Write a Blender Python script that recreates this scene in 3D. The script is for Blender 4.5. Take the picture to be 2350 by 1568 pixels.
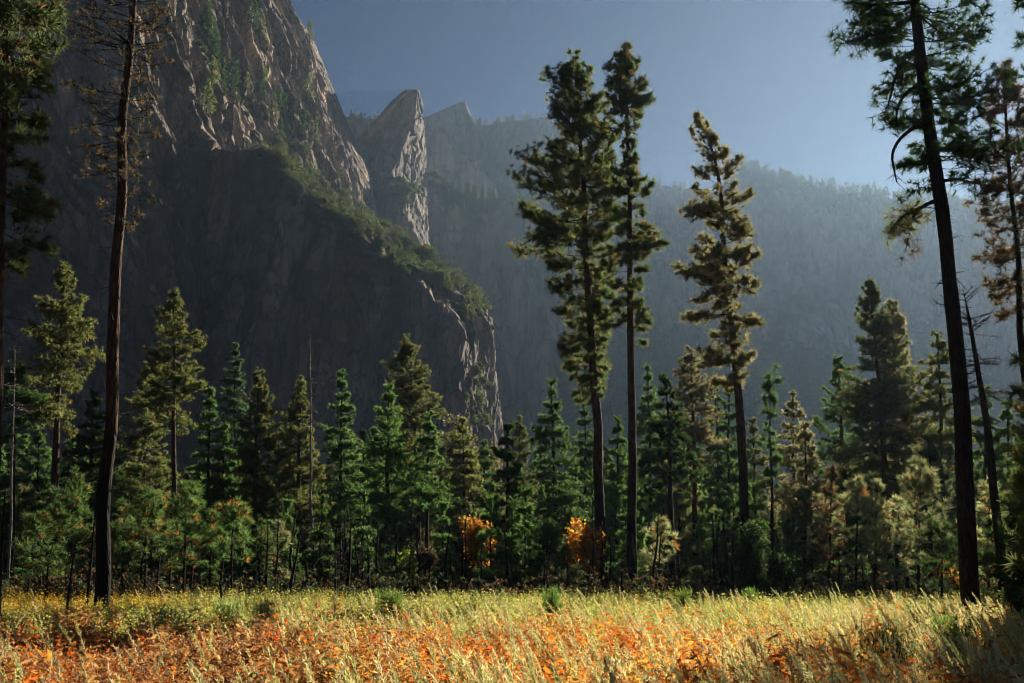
import bpy, math, random
import numpy as np
rad = math.radians
S = bpy.context.scene
C = S.collection
for o in list(bpy.data.objects):
    bpy.data.objects.remove(o)

# ------------------------------------------------------------------ camera
PITCH = rad(12.5); EYE = 1.9
cam_d = bpy.data.cameras.new('camera'); cam = bpy.data.objects.new('camera', cam_d); C.objects.link(cam)
cam_d.sensor_width = 36.0; cam_d.lens = 35.0; cam_d.clip_start = 0.1; cam_d.clip_end = 20000
cam.location = (0, 0, EYE); cam.rotation_euler = (math.pi/2 + PITCH, 0, 0)
S.camera = cam

# ------------------------------------------------------------------ sky, sun, exposure
SUN_AZ, SUN_EL = rad(32.0), rad(24.5)         # azimuth to the right of the view direction
w = bpy.data.worlds.new('World'); S.world = w; w.use_nodes = True
nt = w.node_tree; nt.nodes.clear()
sky = nt.nodes.new('ShaderNodeTexSky'); sky.sky_type = 'NISHITA'; sky.sun_disc = False
sky.sun_elevation = SUN_EL; sky.sun_rotation = SUN_AZ
sky.altitude = 1200; sky.air_density = 1.0; sky.dust_density = 1.0; sky.ozone_density = 1.5
bg = nt.nodes.new('ShaderNodeBackground'); bg.inputs['Strength'].default_value = 0.05
out = nt.nodes.new('ShaderNodeOutputWorld')
tn = nt.nodes.new('ShaderNodeMix'); tn.data_type = 'RGBA'; tn.blend_type = 'MULTIPLY'; tn.inputs[0].default_value = 1.0
tn.inputs[7].default_value = (0.09, 0.135, 0.212, 1)
nt.links.new(sky.outputs['Color'], tn.inputs[6]); nt.links.new(tn.outputs[2], bg.inputs['Color'])
nt.links.new(bg.outputs['Background'], out.inputs['Surface'])

sd = bpy.data.lights.new('sun', 'SUN'); sun = bpy.data.objects.new('sun', sd); C.objects.link(sun)
sd.energy = 5.0; sd.angle = rad(0.5); sd.color = (1.0, 0.86, 0.68)
sun.rotation_euler = (math.pi/2 - SUN_EL, 0, math.pi - SUN_AZ)
SUN_DIR = np.array([math.sin(SUN_AZ)*math.cos(SUN_EL), math.cos(SUN_AZ)*math.cos(SUN_EL), math.sin(SUN_EL)])

vs = S.view_settings
vs.view_transform = 'Standard'; vs.look = 'None'; vs.exposure = 1.36; vs.gamma = 1.0
S.render.engine = 'CYCLES'
cy = S.cycles
cy.max_bounces = 6; cy.diffuse_bounces = 2; cy.glossy_bounces = 1; cy.transmission_bounces = 2
cy.transparent_max_bounces = 4; cy.volume_bounces = 0
cy.use_denoising = True; cy.denoising_input_passes = 'RGB_ALBEDO'; cy.pixel_filter_type = 'BLACKMAN_HARRIS'; cy.filter_width = 1.2
cy.use_adaptive_sampling = False; cy.sample_clamp_direct = 4.0; cy.sample_clamp_indirect = 2.0; cy.caustics_reflective = False; cy.caustics_refractive = False

# ------------------------------------------------------------------ helpers
FPX = 2350*35/36.0; CX, CY = 1175.0, 784.0    # photograph measured on a 2350 x 1568 grid
def ray(px, py):
    a = (np.asarray(px, float)-CX)/FPX; b = (CY-np.asarray(py, float))/FPX
    return a, np.cos(PITCH)-b*np.sin(PITCH), np.sin(PITCH)+b*np.cos(PITCH)
def W(px, py, Y):
    a, y, z = ray(px, py); k = np.asarray(Y, float)/y
    return np.stack(np.broadcast_arrays(a*k, y*k, EYE+z*k), -1)
def project(P):
    x, y, z = P[..., 0], P[..., 1], P[..., 2]-EYE
    d = y*np.cos(PITCH)+z*np.sin(PITCH); u = z*np.cos(PITCH)-y*np.sin(PITCH)
    return CX+FPX*x/d, CY-FPX*u/d
def gx(px, Y):                                  # ground x below a picture column at distance Y
    return (px-CX)/FPX*(Y/math.cos(PITCH))*1.0

def norm(v):
    return v/np.maximum(np.linalg.norm(v, axis=-1, keepdims=True), 1e-9)

_prm = np.random.RandomState(7).permutation(256).astype(np.int64); _prm = np.concatenate([_prm, _prm, _prm])
_grd = norm(np.random.RandomState(8).normal(size=(256, 3)))
def perlin(p):
    p = np.asarray(p, float); i = np.floor(p).astype(np.int64); f = p-i; u = f*f*f*(f*(f*6-15)+10); i &= 255
    r = 0.0
    for dx in (0, 1):
        for dy in (0, 1):
            for dz in (0, 1):
                h = _prm[_prm[_prm[(i[..., 0]+dx) & 255]+((i[..., 1]+dy) & 255)]+((i[..., 2]+dz) & 255)]
                d = (_grd[h]*(f-np.array([dx, dy, dz]))).sum(-1)
                wx = u[..., 0] if dx else 1-u[..., 0]; wy = u[..., 1] if dy else 1-u[..., 1]; wz = u[..., 2] if dz else 1-u[..., 2]
                r = r+d*wx*wy*wz
    return r*1.6
def fbm(p, o=4, g=0.5):
    r = 0; a = 1.0
    for k in range(o):
        r = r+a*perlin(p*(2.03**k)+k*17.3); a *= g
    return r
def ridged(p, o=4, g=0.5):
    r = 0; a = 1.0
    for k in range(o):
        r = r+a*(1-2*np.abs(perlin(p*(2.03**k)+k*31.7))); a *= g
    return r
def _hash2(ix, iy, s):
    h = (ix*374761393+iy*668265263+s*974711) & 0xFFFFFFFF
    h = ((h ^ (h >> 13))*1274126177) & 0xFFFFFFFF
    return ((h ^ (h >> 16)) & 0xFFFF)/65535.0
def facets(u, v, seed, tilt=1.0):               # angular broken-rock relief: each cell is a tilted plane
    iu = np.floor(u).astype(np.int64); iv = np.floor(v).astype(np.int64)
    best = np.full(u.shape, 9.0); sec = np.full(u.shape, 9.0); val = np.zeros(u.shape)
    for a in (-1, 0, 1):
        for b in (-1, 0, 1):
            cu = iu+a; cv = iv+b
            du = u-cu-_hash2(cu, cv, seed); dv = v-cv-_hash2(cu, cv, seed+1)
            d = du*du+dv*dv
            h = (_hash2(cu, cv, seed+2)-.5)+tilt*((_hash2(cu, cv, seed+3)-.5)*du+(_hash2(cu, cv, seed+4)-.5)*dv)
            m = d < best
            sec = np.where(m, best, np.minimum(sec, d)); val = np.where(m, h, val); best = np.where(m, d, best)
    return val, np.sqrt(sec)-np.sqrt(best)

class MB:                                       # collects faces, builds ONE mesh object
    def __init__(s): s.v = []; s.f = []; s.c = []; s.m = []; s.n = 0
    def add(s, v, f, col=(.5, .5, .5), mat=0):
        v = np.asarray(v, np.float32).reshape(-1, 3); f = np.asarray(f, np.int64)
        if not len(f): return
        c = np.asarray(col, np.float32)
        if c.ndim == 1: c = np.broadcast_to(c, (len(v), 3))
        s.v.append(v); s.c.append(c); s.f.append(f+s.n); s.m.append(np.full(len(f), mat, np.int32)); s.n += len(v)
    def mesh(s, name, mats, smooth=()):
        me = bpy.data.meshes.new(name)
        v = np.concatenate(s.v); c = np.concatenate(s.c)
        lv = np.concatenate([f.ravel() for f in s.f]); lt = np.concatenate([np.full(len(f), f.shape[1]) for f in s.f])
        ls = np.concatenate([[0], np.cumsum(lt)[:-1]]); mi = np.concatenate(s.m)
        me.vertices.add(len(v)); me.vertices.foreach_set('co', v.ravel().astype(np.float32))
        me.loops.add(len(lv)); me.loops.foreach_set('vertex_index', lv.astype(np.int32))
        me.polygons.add(len(lt)); me.polygons.foreach_set('loop_start', ls.astype(np.int32)); me.polygons.foreach_set('loop_total', lt.astype(np.int32))
        me.polygons.foreach_set('material_index', mi)
        if smooth:
            me.polygons.foreach_set('use_smooth', np.isin(mi, smooth))
        else:
            me.polygons.foreach_set('use_smooth', np.zeros(len(lt), bool))
        at = me.color_attributes.new('tint', 'FLOAT_COLOR', 'POINT')
        at.data.foreach_set('color', np.concatenate([c, np.ones((len(c), 1), np.float32)], 1).astype(np.float32).ravel())
        for m in mats: me.materials.append(m)
        me.update(calc_edges=True)
        return me
    def build(s, name, mats, parent=None, smooth=()):
        mats = mats if isinstance(mats, (list, tuple)) else [mats]
        return link(name, s.mesh(name, mats, smooth), parent)
def link(name, me, parent=None):
    o = bpy.data.objects.new(name, me); C.objects.link(o)
    if parent: o.parent = parent
    return o
def tag(o, label=None, cat=None, group=None, kind=None):
    if label: o['label'] = label
    if cat: o['category'] = cat
    if group: o['group'] = group
    if kind: o['kind'] = kind
    return o
def thing(name, loc, label, cat, group=None, rz=0.0):
    o = bpy.data.objects.new(name, None); C.objects.link(o); o.location = loc; o.rotation_euler = (0, 0, rz)
    o.empty_display_size = 0.2
    return tag(o, label, cat, group)
def copy_tree(root, loc, label, group, rz=0.0, scale=(1, 1, 1)):
    r = root.copy(); C.objects.link(r); r.location = loc; r.rotation_euler = (0, 0, rz); r.scale = scale
    for ch in [c for c in C.objects if c.parent == root]:
        k = ch.copy(); C.objects.link(k); k.parent = r
    return tag(r, label, None, group)

# ------------------------------------------------------------------ materials
def mat(name):
    m = bpy.data.materials.new(name); m.use_nodes = True; t = m.node_tree; t.nodes.clear()
    o = t.nodes.new('ShaderNodeOutputMaterial'); return m, t, o
def N(t, kind, **kw):
    n = t.nodes.new(kind)
    for k, v in kw.items():
        if k in n.inputs: n.inputs[k].default_value = v
        else: setattr(n, k, v)
    return n
def ramp(t, stops, interp='LINEAR'):
    n = t.nodes.new('ShaderNodeValToRGB'); e = n.color_ramp.elements; n.color_ramp.interpolation = interp
    while len(e) < len(stops): e.new(0.5)
    for x, (p, c) in zip(e, stops): x.position = p; x.color = (*c, 1)
    return n
def mapping(t, scale, coord='Object'):
    c = t.nodes.new('ShaderNodeTexCoord'); m = t.nodes.new('ShaderNodeMapping'); m.inputs['Scale'].default_value = scale
    t.links.new(c.outputs[coord], m.inputs['Vector']); return m.outputs['Vector']
def mixc(t, a, b, fac, mode='MIX'):
    n = t.nodes.new('ShaderNodeMix'); n.data_type = 'RGBA'; n.blend_type = mode
    for sock, v in ((n.inputs[6], a), (n.inputs[7], b), (n.inputs[0], fac)):
        if hasattr(v, 'is_linked'): t.links.new(v, sock)
        elif isinstance(v, tuple): sock.default_value = (*v, 1)
        else: sock.default_value = v
    return n.outputs[2]

def leaf_material(name, trans=0.4, gain=1.0, rough=0.55, spec=0.35):
    m, t, o = mat(name)
    a = N(t, 'ShaderNodeAttribute', attribute_name='tint'); inf = N(t, 'ShaderNodeObjectInfo')
    hs = N(t, 'ShaderNodeHueSaturation'); mr = N(t, 'ShaderNodeMapRange'); t.links.new(inf.outputs['Random'], mr.inputs[0])
    mr.inputs[3].default_value = 0.8*gain; mr.inputs[4].default_value = 1.2*gain
    t.links.new(mr.outputs[0], hs.inputs['Value']); t.links.new(a.outputs['Color'], hs.inputs['Color'])
    p = N(t, 'ShaderNodeBsdfPrincipled', Roughness=rough); p.inputs['Specular IOR Level'].default_value = spec
    tr = N(t, 'ShaderNodeBsdfTranslucent'); mx = N(t, 'ShaderNodeMixShader'); mx.inputs[0].default_value = trans
    t.links.new(hs.outputs[0], p.inputs['Base Color'])
    tc = mixc(t, hs.outputs[0], (1.2, 1.22, 0.85), 1.0, 'MULTIPLY'); t.links.new(tc, tr.inputs['Color'])
    t.links.new(p.outputs[0], mx.inputs[1]); t.links.new(tr.outputs[0], mx.inputs[2]); t.links.new(mx.outputs[0], o.inputs[0])
    return m
def bark_material(name, c0, c1, scale=(9, 9, 1.6), char_h=None, char_col=(0.012, 0.011, 0.011)):
    m, t, o = mat(name); v = mapping(t, scale)
    n1 = N(t, 'ShaderNodeTexNoise', Scale=1.0, Detail=6.0, Roughness=0.65); t.links.new(v, n1.inputs['Vector'])
    vo = N(t, 'ShaderNodeTexVoronoi', Scale=1.0, feature='DISTANCE_TO_EDGE'); t.links.new(v, vo.inputs['Vector'])
    r = ramp(t, [(0.3, c0), (0.7, c1)]); t.links.new(n1.outputs[0], r.inputs[0])
    cr = ramp(t, [(0.0, (0.25, 0.25, 0.25)), (0.18, (1, 1, 1))]); t.links.new(vo.outputs['Distance'], cr.inputs[0])
    col = mixc(t, r.outputs[0], cr.outputs[0], 0.8, 'MULTIPLY')
    if char_h:
        g = N(t, 'ShaderNodeNewGeometry'); sx = N(t, 'ShaderNodeSeparateXYZ'); t.links.new(g.outputs['Position'], sx.inputs[0])
        n2 = N(t, 'ShaderNodeTexNoise', Scale=0.8, Detail=3.0); t.links.new(g.outputs['Position'], n2.inputs['Vector'])
        ad = N(t, 'ShaderNodeMath', operation='MULTIPLY_ADD'); t.links.new(n2.outputs[0], ad.inputs[0]); ad.inputs[1].default_value = -char_h*0.9; t.links.new(sx.outputs[2], ad.inputs[2])
        mr = N(t, 'ShaderNodeMapRange'); t.links.new(ad.outputs[0], mr.inputs[0]); mr.inputs[1].default_value = char_h*0.25; mr.inputs[2].default_value = char_h*0.7
        col = mixc(t, char_col, col, mr.outputs[0])
    p = N(t, 'ShaderNodeBsdfPrincipled', Roughness=0.9); p.inputs['Specular IOR Level'].default_value = 0.15
    t.links.new(col, p.inputs['Base Color'])
    b = N(t, 'ShaderNodeBump', Strength=0.9, Distance=0.05); t.links.new(cr.outputs[0], b.inputs['Height']); t.links.new(b.outputs[0], p.inputs['Normal'])
    t.links.new(p.outputs[0], o.inputs[0]); return m
def rock_material(name, lo, hi, stain, s=1.0, streak=0.72, bump=1.0, crack=0.65, det=9.0):
    m, t, o = mat(name)
    n1 = N(t, 'ShaderNodeTexNoise', Scale=0.035*s, Detail=det, Roughness=0.62); t.links.new(mapping(t, (1, 1, 0.7)), n1.inputs['Vector'])
    r1 = ramp(t, [(0.32, lo), (0.68, hi)]); t.links.new(n1.outputs[0], r1.inputs[0])
    n2 = N(t, 'ShaderNodeTexNoise', Scale=0.16*s, Detail=6.0, Roughness=0.6); t.links.new(mapping(t, (1, 1, 0.09)), n2.inputs['Vector'])
    r2 = ramp(t, [(0.36, (0.3, 0.29, 0.29)), (0.56, (1, 1, 1))]); t.links.new(n2.outputs[0], r2.inputs[0])
    col = mixc(t, r1.outputs[0], r2.outputs[0], streak, 'MULTIPLY')
    n3 = N(t, 'ShaderNodeTexNoise', Scale=0.02*s, Detail=5.0); t.links.new(mapping(t, (1, 1, 0.5)), n3.inputs['Vector'])
    r3 = ramp(t, [(0.55, (0, 0, 0)), (0.72, (1, 1, 1))]); t.links.new(n3.outputs[0], r3.inputs[0])
    col = mixc(t, col, stain, r3.outputs[0])
    n5 = N(t, 'ShaderNodeTexNoise', Scale=0.11*s, Detail=6.0, Roughness=0.7); t.links.new(mapping(t, (1, 1, 0.8)), n5.inputs['Vector'])
    r5 = ramp(t, [(0.55, (0, 0, 0)), (0.63, (1, 1, 1))]); t.links.new(n5.outputs[0], r5.inputs[0])
    col = mixc(t, col, (0.05, 0.055, 0.03), mixc(t, (0, 0, 0), r5.outputs[0], 0.45))
    for sc_, st_, wd_ in ((0.05, 0.2, 0.04), (0.13, 0.4, 0.05)):            # joints and cracks, taller than wide, with wandering edges
        mp = mapping(t, (1, 1, st_)); nz_ = N(t, 'ShaderNodeTexNoise', Scale=0.09*s, Detail=4.0); t.links.new(mp, nz_.inputs['Vector'])
        va = N(t, 'ShaderNodeVectorMath', operation='MULTIPLY_ADD'); t.links.new(nz_.outputs['Color'], va.inputs[0]); va.inputs[1].default_value = (22/s, 22/s, 22/s); t.links.new(mp, va.inputs[2])
        vo = N(t, 'ShaderNodeTexVoronoi', Scale=sc_*s, feature='DISTANCE_TO_EDGE'); t.links.new(va.outputs[0], vo.inputs['Vector'])
        rc = ramp(t, [(0.0, (0.16, 0.15, 0.15)), (wd_*.5, (0.5, 0.5, 0.5)), (wd_*1.6, (1, 1, 1))]); t.links.new(vo.outputs['Distance'], rc.inputs[0])
        vc = N(t, 'ShaderNodeTexVoronoi', Scale=sc_*s); t.links.new(va.outputs[0], vc.inputs['Vector'])
        rb_ = ramp(t, [(0.0, (0.55, 0.54, 0.53)), (1.0, (1.35, 1.3, 1.22))]); t.links.new(vc.outputs['Color'], rb_.inputs[0])
        col = mixc(t, col, rb_.outputs[0], 0.9, 'MULTIPLY'); col = mixc(t, col, rc.outputs[0], crack, 'MULTIPLY')
    p = N(t, 'ShaderNodeBsdfPrincipled', Roughness=0.9); p.inputs['Specular IOR Level'].default_value = 0.12
    t.links.new(col, p.inputs['Base Color'])
    n4 = N(t, 'ShaderNodeTexNoise', Scale=0.5*s, Detail=7.0, Roughness=0.7); t.links.new(mapping(t, (1, 1, 0.4)), n4.inputs['Vector'])
    b = N(t, 'ShaderNodeBump', Strength=bump, Distance=2.0/s); t.links.new(n4.outputs[0], b.inputs['Height']); t.links.new(b.outputs[0], p.inputs['Normal'])
    t.links.new(p.outputs[0], o.inputs[0]); return m

M = {}
M['rock_near'] = rock_material('granite', (0.20, 0.185, 0.165), (0.62, 0.55, 0.47), (0.30, 0.21, 0.14))
M['rock_mid'] = rock_material('granite_spire', (0.17, 0.16, 0.15), (0.42, 0.39, 0.355), (0.22, 0.17, 0.12), s=0.6, crack=0.7)
M['rock_far'] = rock_material('granite_far', (0.06, 0.065, 0.065), (0.74, 0.70, 0.65), (0.36, 0.29, 0.24), s=0.25, streak=0.9, bump=0.0, crack=0.7, det=3.5)
M['leaf'] = leaf_material('needles', 0.52, gain=1.75, rough=0.6, spec=0.18)
M['brush'] = leaf_material('brush_leaves', 0.35, gain=1.4, rough=0.8, spec=0.08)
M['scrub'] = leaf_material('scrub_leaves', 0.28, gain=2.1, rough=0.8, spec=0.05)
M['flower'] = leaf_material('meadow_leaves', 0.55, gain=1.08, rough=0.6, spec=0.25)
M['bark'] = bark_material('pine_bark', (0.055, 0.037, 0.026), (0.18, 0.11, 0.07), char_h=6)
M['bark_grey'] = bark_material('grey_bark', (0.09, 0.08, 0.07), (0.2, 0.18, 0.155), scale=(12, 12, 2))
M['bark_dark'] = bark_material('dark_bark', (0.02, 0.016, 0.014), (0.06, 0.045, 0.035), scale=(12, 12, 2))
M['charred'] = bark_material('charred_bark', (0.010, 0.009, 0.009), (0.045, 0.036, 0.03), scale=(20, 20, 4))
M['snag'] = bark_material('bleached_wood', (0.22, 0.2, 0.18), (0.45, 0.42, 0.38), scale=(14, 14, 1))
m, t, o = mat('forest_soil'); v = mapping(t, (1, 1, 1))
n1 = N(t, 'ShaderNodeTexNoise', Scale=0.9, Detail=8.0); t.links.new(v, n1.inputs['Vector'])
r = ramp(t, [(0.3, (0.03, 0.022, 0.013)), (0.7, (0.11, 0.075, 0.035))]); t.links.new(n1.outputs[0], r.inputs[0])
p = N(t, 'ShaderNodeBsdfPrincipled', Roughness=0.95); t.links.new(r.outputs[0], p.inputs['Base Color'])
b = N(t, 'ShaderNodeBump', Strength=0.6, Distance=0.1); t.links.new(n1.outputs[0], b.inputs['Height']); t.links.new(b.outputs[0], p.inputs['Normal'])
t.links.new(p.outputs[0], o.inputs[0]); M['soil'] = m

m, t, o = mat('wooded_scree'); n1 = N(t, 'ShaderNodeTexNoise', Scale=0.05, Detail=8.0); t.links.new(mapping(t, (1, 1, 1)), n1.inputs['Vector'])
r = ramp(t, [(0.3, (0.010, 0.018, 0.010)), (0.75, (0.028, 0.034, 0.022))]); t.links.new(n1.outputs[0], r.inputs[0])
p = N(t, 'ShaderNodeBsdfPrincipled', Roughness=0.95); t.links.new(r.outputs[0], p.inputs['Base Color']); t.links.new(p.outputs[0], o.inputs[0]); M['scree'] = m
# ------------------------------------------------------------------ ground
mb = MB(); rr = np.concatenate([[0.5], np.geomspace(4, 2750, 90)]); aa = np.linspace(0, 2*math.pi, 129)[:-1]
X = rr[:, None]*np.cos(aa); Y = rr[:, None]*np.sin(aa)
Z = 0.10*fbm(np.stack([X*.15, Y*.15, X*0], -1), 3)*np.minimum(1, rr[:, None]/10)
idx = np.arange(len(rr)*128).reshape(len(rr), 128); nx = np.roll(idx, -1, 1)
mb.add(np.stack([X, Y, Z], -1), np.stack([idx[:-1], idx[1:], nx[1:], nx[:-1]], -1).reshape(-1, 4))
mb.add(np.array([[0, 0, 0.0]]), np.zeros((0, 3)))
tag(mb.build('ground', M['soil'], smooth=(0,)), kind='structure')

# ------------------------------------------------------------------ rock masses
def catmull(A, n, axis):
    A = np.moveaxis(A, axis, 0); k = len(A)
    P = np.concatenate([2*A[:1]-A[1:2], A, 2*A[-1:]-A[-2:-1]])
    t = np.linspace(0, k-1, n) if np.isscalar(n) else n*(k-1); i = np.minimum(t.astype(int), k-2); u = (t-i).reshape(-1, *([1]*(A.ndim-1)))
    a, b, c, d = P[i], P[i+1], P[i+2], P[i+3]
    r = 0.5*(2*b+(c-a)*u+(2*a-5*b+4*c-d)*u*u+(3*b-3*c+d-a)*u**3)
    return np.moveaxis(r, 0, axis)
def interp_rows(tab, py):
    tab = np.array(tab, float); return np.interp(py, tab[:, 0], tab[:, 1])
def grid_normals(P):
    n = np.cross(np.gradient(P, axis=0), np.gradient(P, axis=1)); return norm(n)  # out of the rock
def rock(name, G, nr, nc, material, relief, seed, fade=None, front=1.0):
    G = np.asarray(G, float); Q = catmull(catmull(G, 240, 0), 400, 1); u, v = project(Q)   # finer mesh where the photograph can see it
    see = np.where((u > -60) & (u < 2420) & (v > -60) & (v < 1330), 1.0, .12)
    def even(ax, m):
        L = np.linalg.norm(np.diff(Q, axis=ax), axis=2)*(see[1:, :] if ax == 0 else see[:, 1:]); c = L.mean(1-ax); c = c+c.mean()*.08
        if ax == 1 and front < 1: c = c*np.where(np.linspace(0, 1, len(c)) < front, 1, .25)
        c = np.concatenate([[0], np.cumsum(c)]); return np.interp(np.linspace(0, c[-1], m), c, np.linspace(0, 1, len(c)))
    tr, tc = even(0, nr), even(1, nc)
    P = catmull(catmull(G, tr, 0), tc, 1)
    n = grid_normals(P)
    s = np.cumsum(np.concatenate([np.zeros((nr, 1)), np.linalg.norm(np.diff(P, axis=1), axis=2)], 1), 1); s = s-s[:, :1]
    z = P[..., 2]
    d = relief(P, s, z, seed)
    if fade is not None:
        d = d*fade(tr[:, None], tc[None, :])
    P = P+n*d[..., None]
    mb = MB(); i = np.arange(nr*nc).reshape(nr, nc)
    mb.add(P, np.stack([i[:-1, :-1], i[1:, :-1], i[1:, 1:], i[:-1, 1:]], -1).reshape(-1, 4))
    o = mb.build(name, material)
    tag(o, kind='structure')
    return P
def relief_near(amp=1.0, lean=0.45, rib=1.0):
    def f(P, s, z, seed):
        wq = np.stack([P[..., 0], P[..., 1], z], -1)
        wob = 6*fbm(wq*0.02+seed, 3)
        a = s+z*lean+wob; b = z-0.25*s+wob*.6
        def saw(ph):                               # slabs that slope away, broken by steps facing the valley mouth
            f = ph-np.floor(ph); return np.where(f < .8, .5-f/.8, (f-.8)/.2-.5)
        wv = 1.1*fbm(wq*np.array([.011, .011, .006])+seed+3, 3); md = .75+.7*perlin(wq*0.013+seed+11)
        d = rib*(8.0*md*saw(a/47+wv+b*.004)+2.2*saw(a/16+2*wv+b*.011+.3))
        d += 4.0*ridged(np.stack([a*0.016, b*0.0045, a*0+seed], -1), 3)
        f1, e1 = facets(a/26, b/58, seed, 1.6); f2, e2 = facets(a/8.5, b/22, seed+9, 1.5); f3, e3 = facets(a/4.2, b/9.0, seed+21, 1.4)
        d += 4.2*f1+2.6*f2+1.0*f3-1.4*np.exp(-(e1*26/1.8)**2)
        d += 1.4*fbm(wq*np.array([.12, .12, .05])+seed, 4)
        return (d-5.5)*amp
    return f
def relief_far(amp=1.0, sc=1.0):
    def f(P, s, z, seed):
        wq = np.stack([P[..., 0], P[..., 1], z], -1); wob = 14*fbm(wq*0.008+seed, 3)
        a = (s+z*.1+wob)/sc; b = (z+wob)/sc
        d = 60*ridged(np.stack([a*0.0042, b*0.0016, a*0+seed], -1), 3, .4)
        f1, e1 = facets(a/70, b/150, seed, 1.6); f2, e2 = facets(a/24, b/60, seed+9, 1.5); f3, e3 = facets(a/9, b/24, seed+21, 1.4)
        d += 34*f1+12*f2+1.6*f3-3*np.exp(-(e1*70/4)**2)+3*fbm(wq*np.array([.04, .04, .015])+seed, 4)
        return (d-50)*amp
    return f

SURF = {}
# main cliff: runs from left-near to right-far, rounds its right edge and closes behind
rows = [-230, -150, -60, 0, 95, 200, 300, 400, 490, 560, 640, 740, 850, 980, 1120, 1240, 1330]
Rm = [(-420, 430), (-330, 500), (-240, 548), (-150, 588), (-60, 628), (0, 652), (95, 716), (200, 762), (300, 802), (400, 845), (490, 860), (640, 880), (850, 900), (1330, 930)]
G = []
for py in rows:
    R = interp_rows(Rm, py); cz = min(1, 1-(py+420)/1750.0)
    lean = 90*cz**1.4
    cols = [(-700, 250), (-350, 300), (-50, 320), (180, 345), (350, 362), (480, 432), (600, 520), (max(640, 0)*.35+R*.65, 640), (R-26, 740), (R, 800), (R-12, 860), (R-120, 930), (R-500, 1000)]
    if py < 0:
        k = (-py)/420.0; cols = [(px if i > 8 else px, y+40*k) for i, (px, y) in enumerate(cols)]
    top = py < 30
    row = []
    lim = R
    for i, (px, y) in enumerate(cols):
        if i < 7: px = min(px, R-75-(6-i)*60)
        row.append(W(px, py, y+lean))
    G.append(row)
SURF['cliff'] = rock('granite_cliff', G, 780, 1050, M['rock_near'], relief_near(1.0), 3, lambda r, c: 1-0.72*np.clip((c-.60)/.12, 0, 1), .76)

# buttress in front: its crest drops to the right, its nose stands over the forest
rows = [345, 372, 410, 450, 520, 580, 610, 680, 705, 760, 820, 900, 980, 1060, 1150, 1250, 1330]
Rb = [(345, 600), (372, 640), (410, 690), (450, 742), (520, 862), (580, 950), (610, 992), (680, 1068), (705, 1106), (760, 1124), (820, 1128), (900, 1136), (980, 1146), (1060, 1154), (1330, 1170)]
G = []
for py in rows:
    R = interp_rows(Rb, py); cz = 1-(py-345)/985.0
    L = 470+60*cz; lean = 22*cz
    f = lambda q: L+(R-L)*q
    wdt = (R-L)/700.0
    G.append([W(L-130, py, 470+lean), W(L, py, 432+lean), W(f(.25), py, 432-30*wdt+lean), W(f(.5), py, 430-52*wdt+lean), W(f(.72), py, 428-72*wdt+lean),
              W(f(.85), py, 426-84*wdt+lean), W(f(.885), py, 442-84*wdt+lean), W(f(.95), py, 476-80*wdt+lean), W(R, py, 506-72*wdt+lean), W(R-8, py, 535-60*wdt+lean), W(R-60, py, 560+lean), W(L-60, py, 590+lean)])
SURF['buttress'] = rock('cliff_buttress', G, 560, 760, M['rock_near'], relief_near(0.95, 0.15, .7), 41, lambda r, c: 1-0.25*np.clip((c-.60)/.1, 0, 1)*np.clip((.97-c)/.1, 0, 1), .8)

# spire with its lower step
rows = [206, 214, 232, 262, 292, 330, 370, 405, 424, 438, 470, 520, 580, 660, 780, 900, 1100, 1330]
Ls = [(206, 938), (214, 930), (232, 908), (262, 880), (292, 852), (330, 826), (405, 800), (438, 770), (580, 700), (1330, 600)]
Rs = [(206, 954), (214, 958), (232, 962), (262, 968), (292, 973), (330, 974), (370, 973), (405, 966), (424, 962), (438, 972), (470, 976), (520, 979), (580, 984), (660, 990), (900, 1010), (1330, 1060)]
Ks = [(206, 949), (214, 952), (232, 955), (262, 955), (292, 944), (330, 928), (370, 912), (405, 905), (424, 938), (438, 930), (470, 925), (520, 938), (580, 965), (660, 972), (900, 985), (1330, 1030)]
G = []
for py in rows:
    L, R, K = interp_rows(Ls, py), interp_rows(Rs, py), interp_rows(Ks, py); cz = 1-(py-206)/1124.0
    ln = 40*cz+(30 if py < 430 else 0)
    G.append([W(L-10, py, 980), W(L, py, 905+ln), W(L*.6+K*.4, py, 850+ln), W(L*.2+K*.8, py, 815+ln), W(K, py, 808+ln), W(K*.6+R*.4, py, 835+ln), W(R-2, py, 880+ln), W(R, py, 925+ln), W(R-10, py, 990+ln), W(L*.5+R*.5, py, 1060+ln)])
def relief_spire(P, s, z, seed): return relief_near(0.75, 0.1, .1)(P*.7, s*.7, z*1.1, seed)
SURF['spire'] = rock('rock_spire', G, 420, 300, M['rock_mid'], relief_spire, 77)

def wall(name, sky, Yt, Yb, base_py, nr, nc, material, relief, seed, bow=0.0, prof=(0, .25, .55, .8, 1.0)):
    cols = np.array([p for p, _ in sky], float); G = []
    Yt = np.interp(cols, *zip(*Yt)) if isinstance(Yt, list) else np.full(len(cols), Yt)
    for q in (-0.25, -0.08, -0.008, 0.0, 0.02, 0.07, 0.2, 0.4, 0.6, 0.8, 1.0):
        row = []
        for i, (px, py) in enumerate(sky):
            if q < 0:
                p = W(px, py, Yt[i]); p = p+np.array([0, -q*1200, q*1900.0])
            else:
                p = W(px, py+(base_py-py)*q, Yt[i]+(Yb-Yt[i])*q**1.2)
            row.append(p)
        G.append(row)
    SURF[name] = rock(name, G, nr, nc, material, relief, seed, lambda r, c: np.clip((r-.3)/.25, .03, 1))
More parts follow.
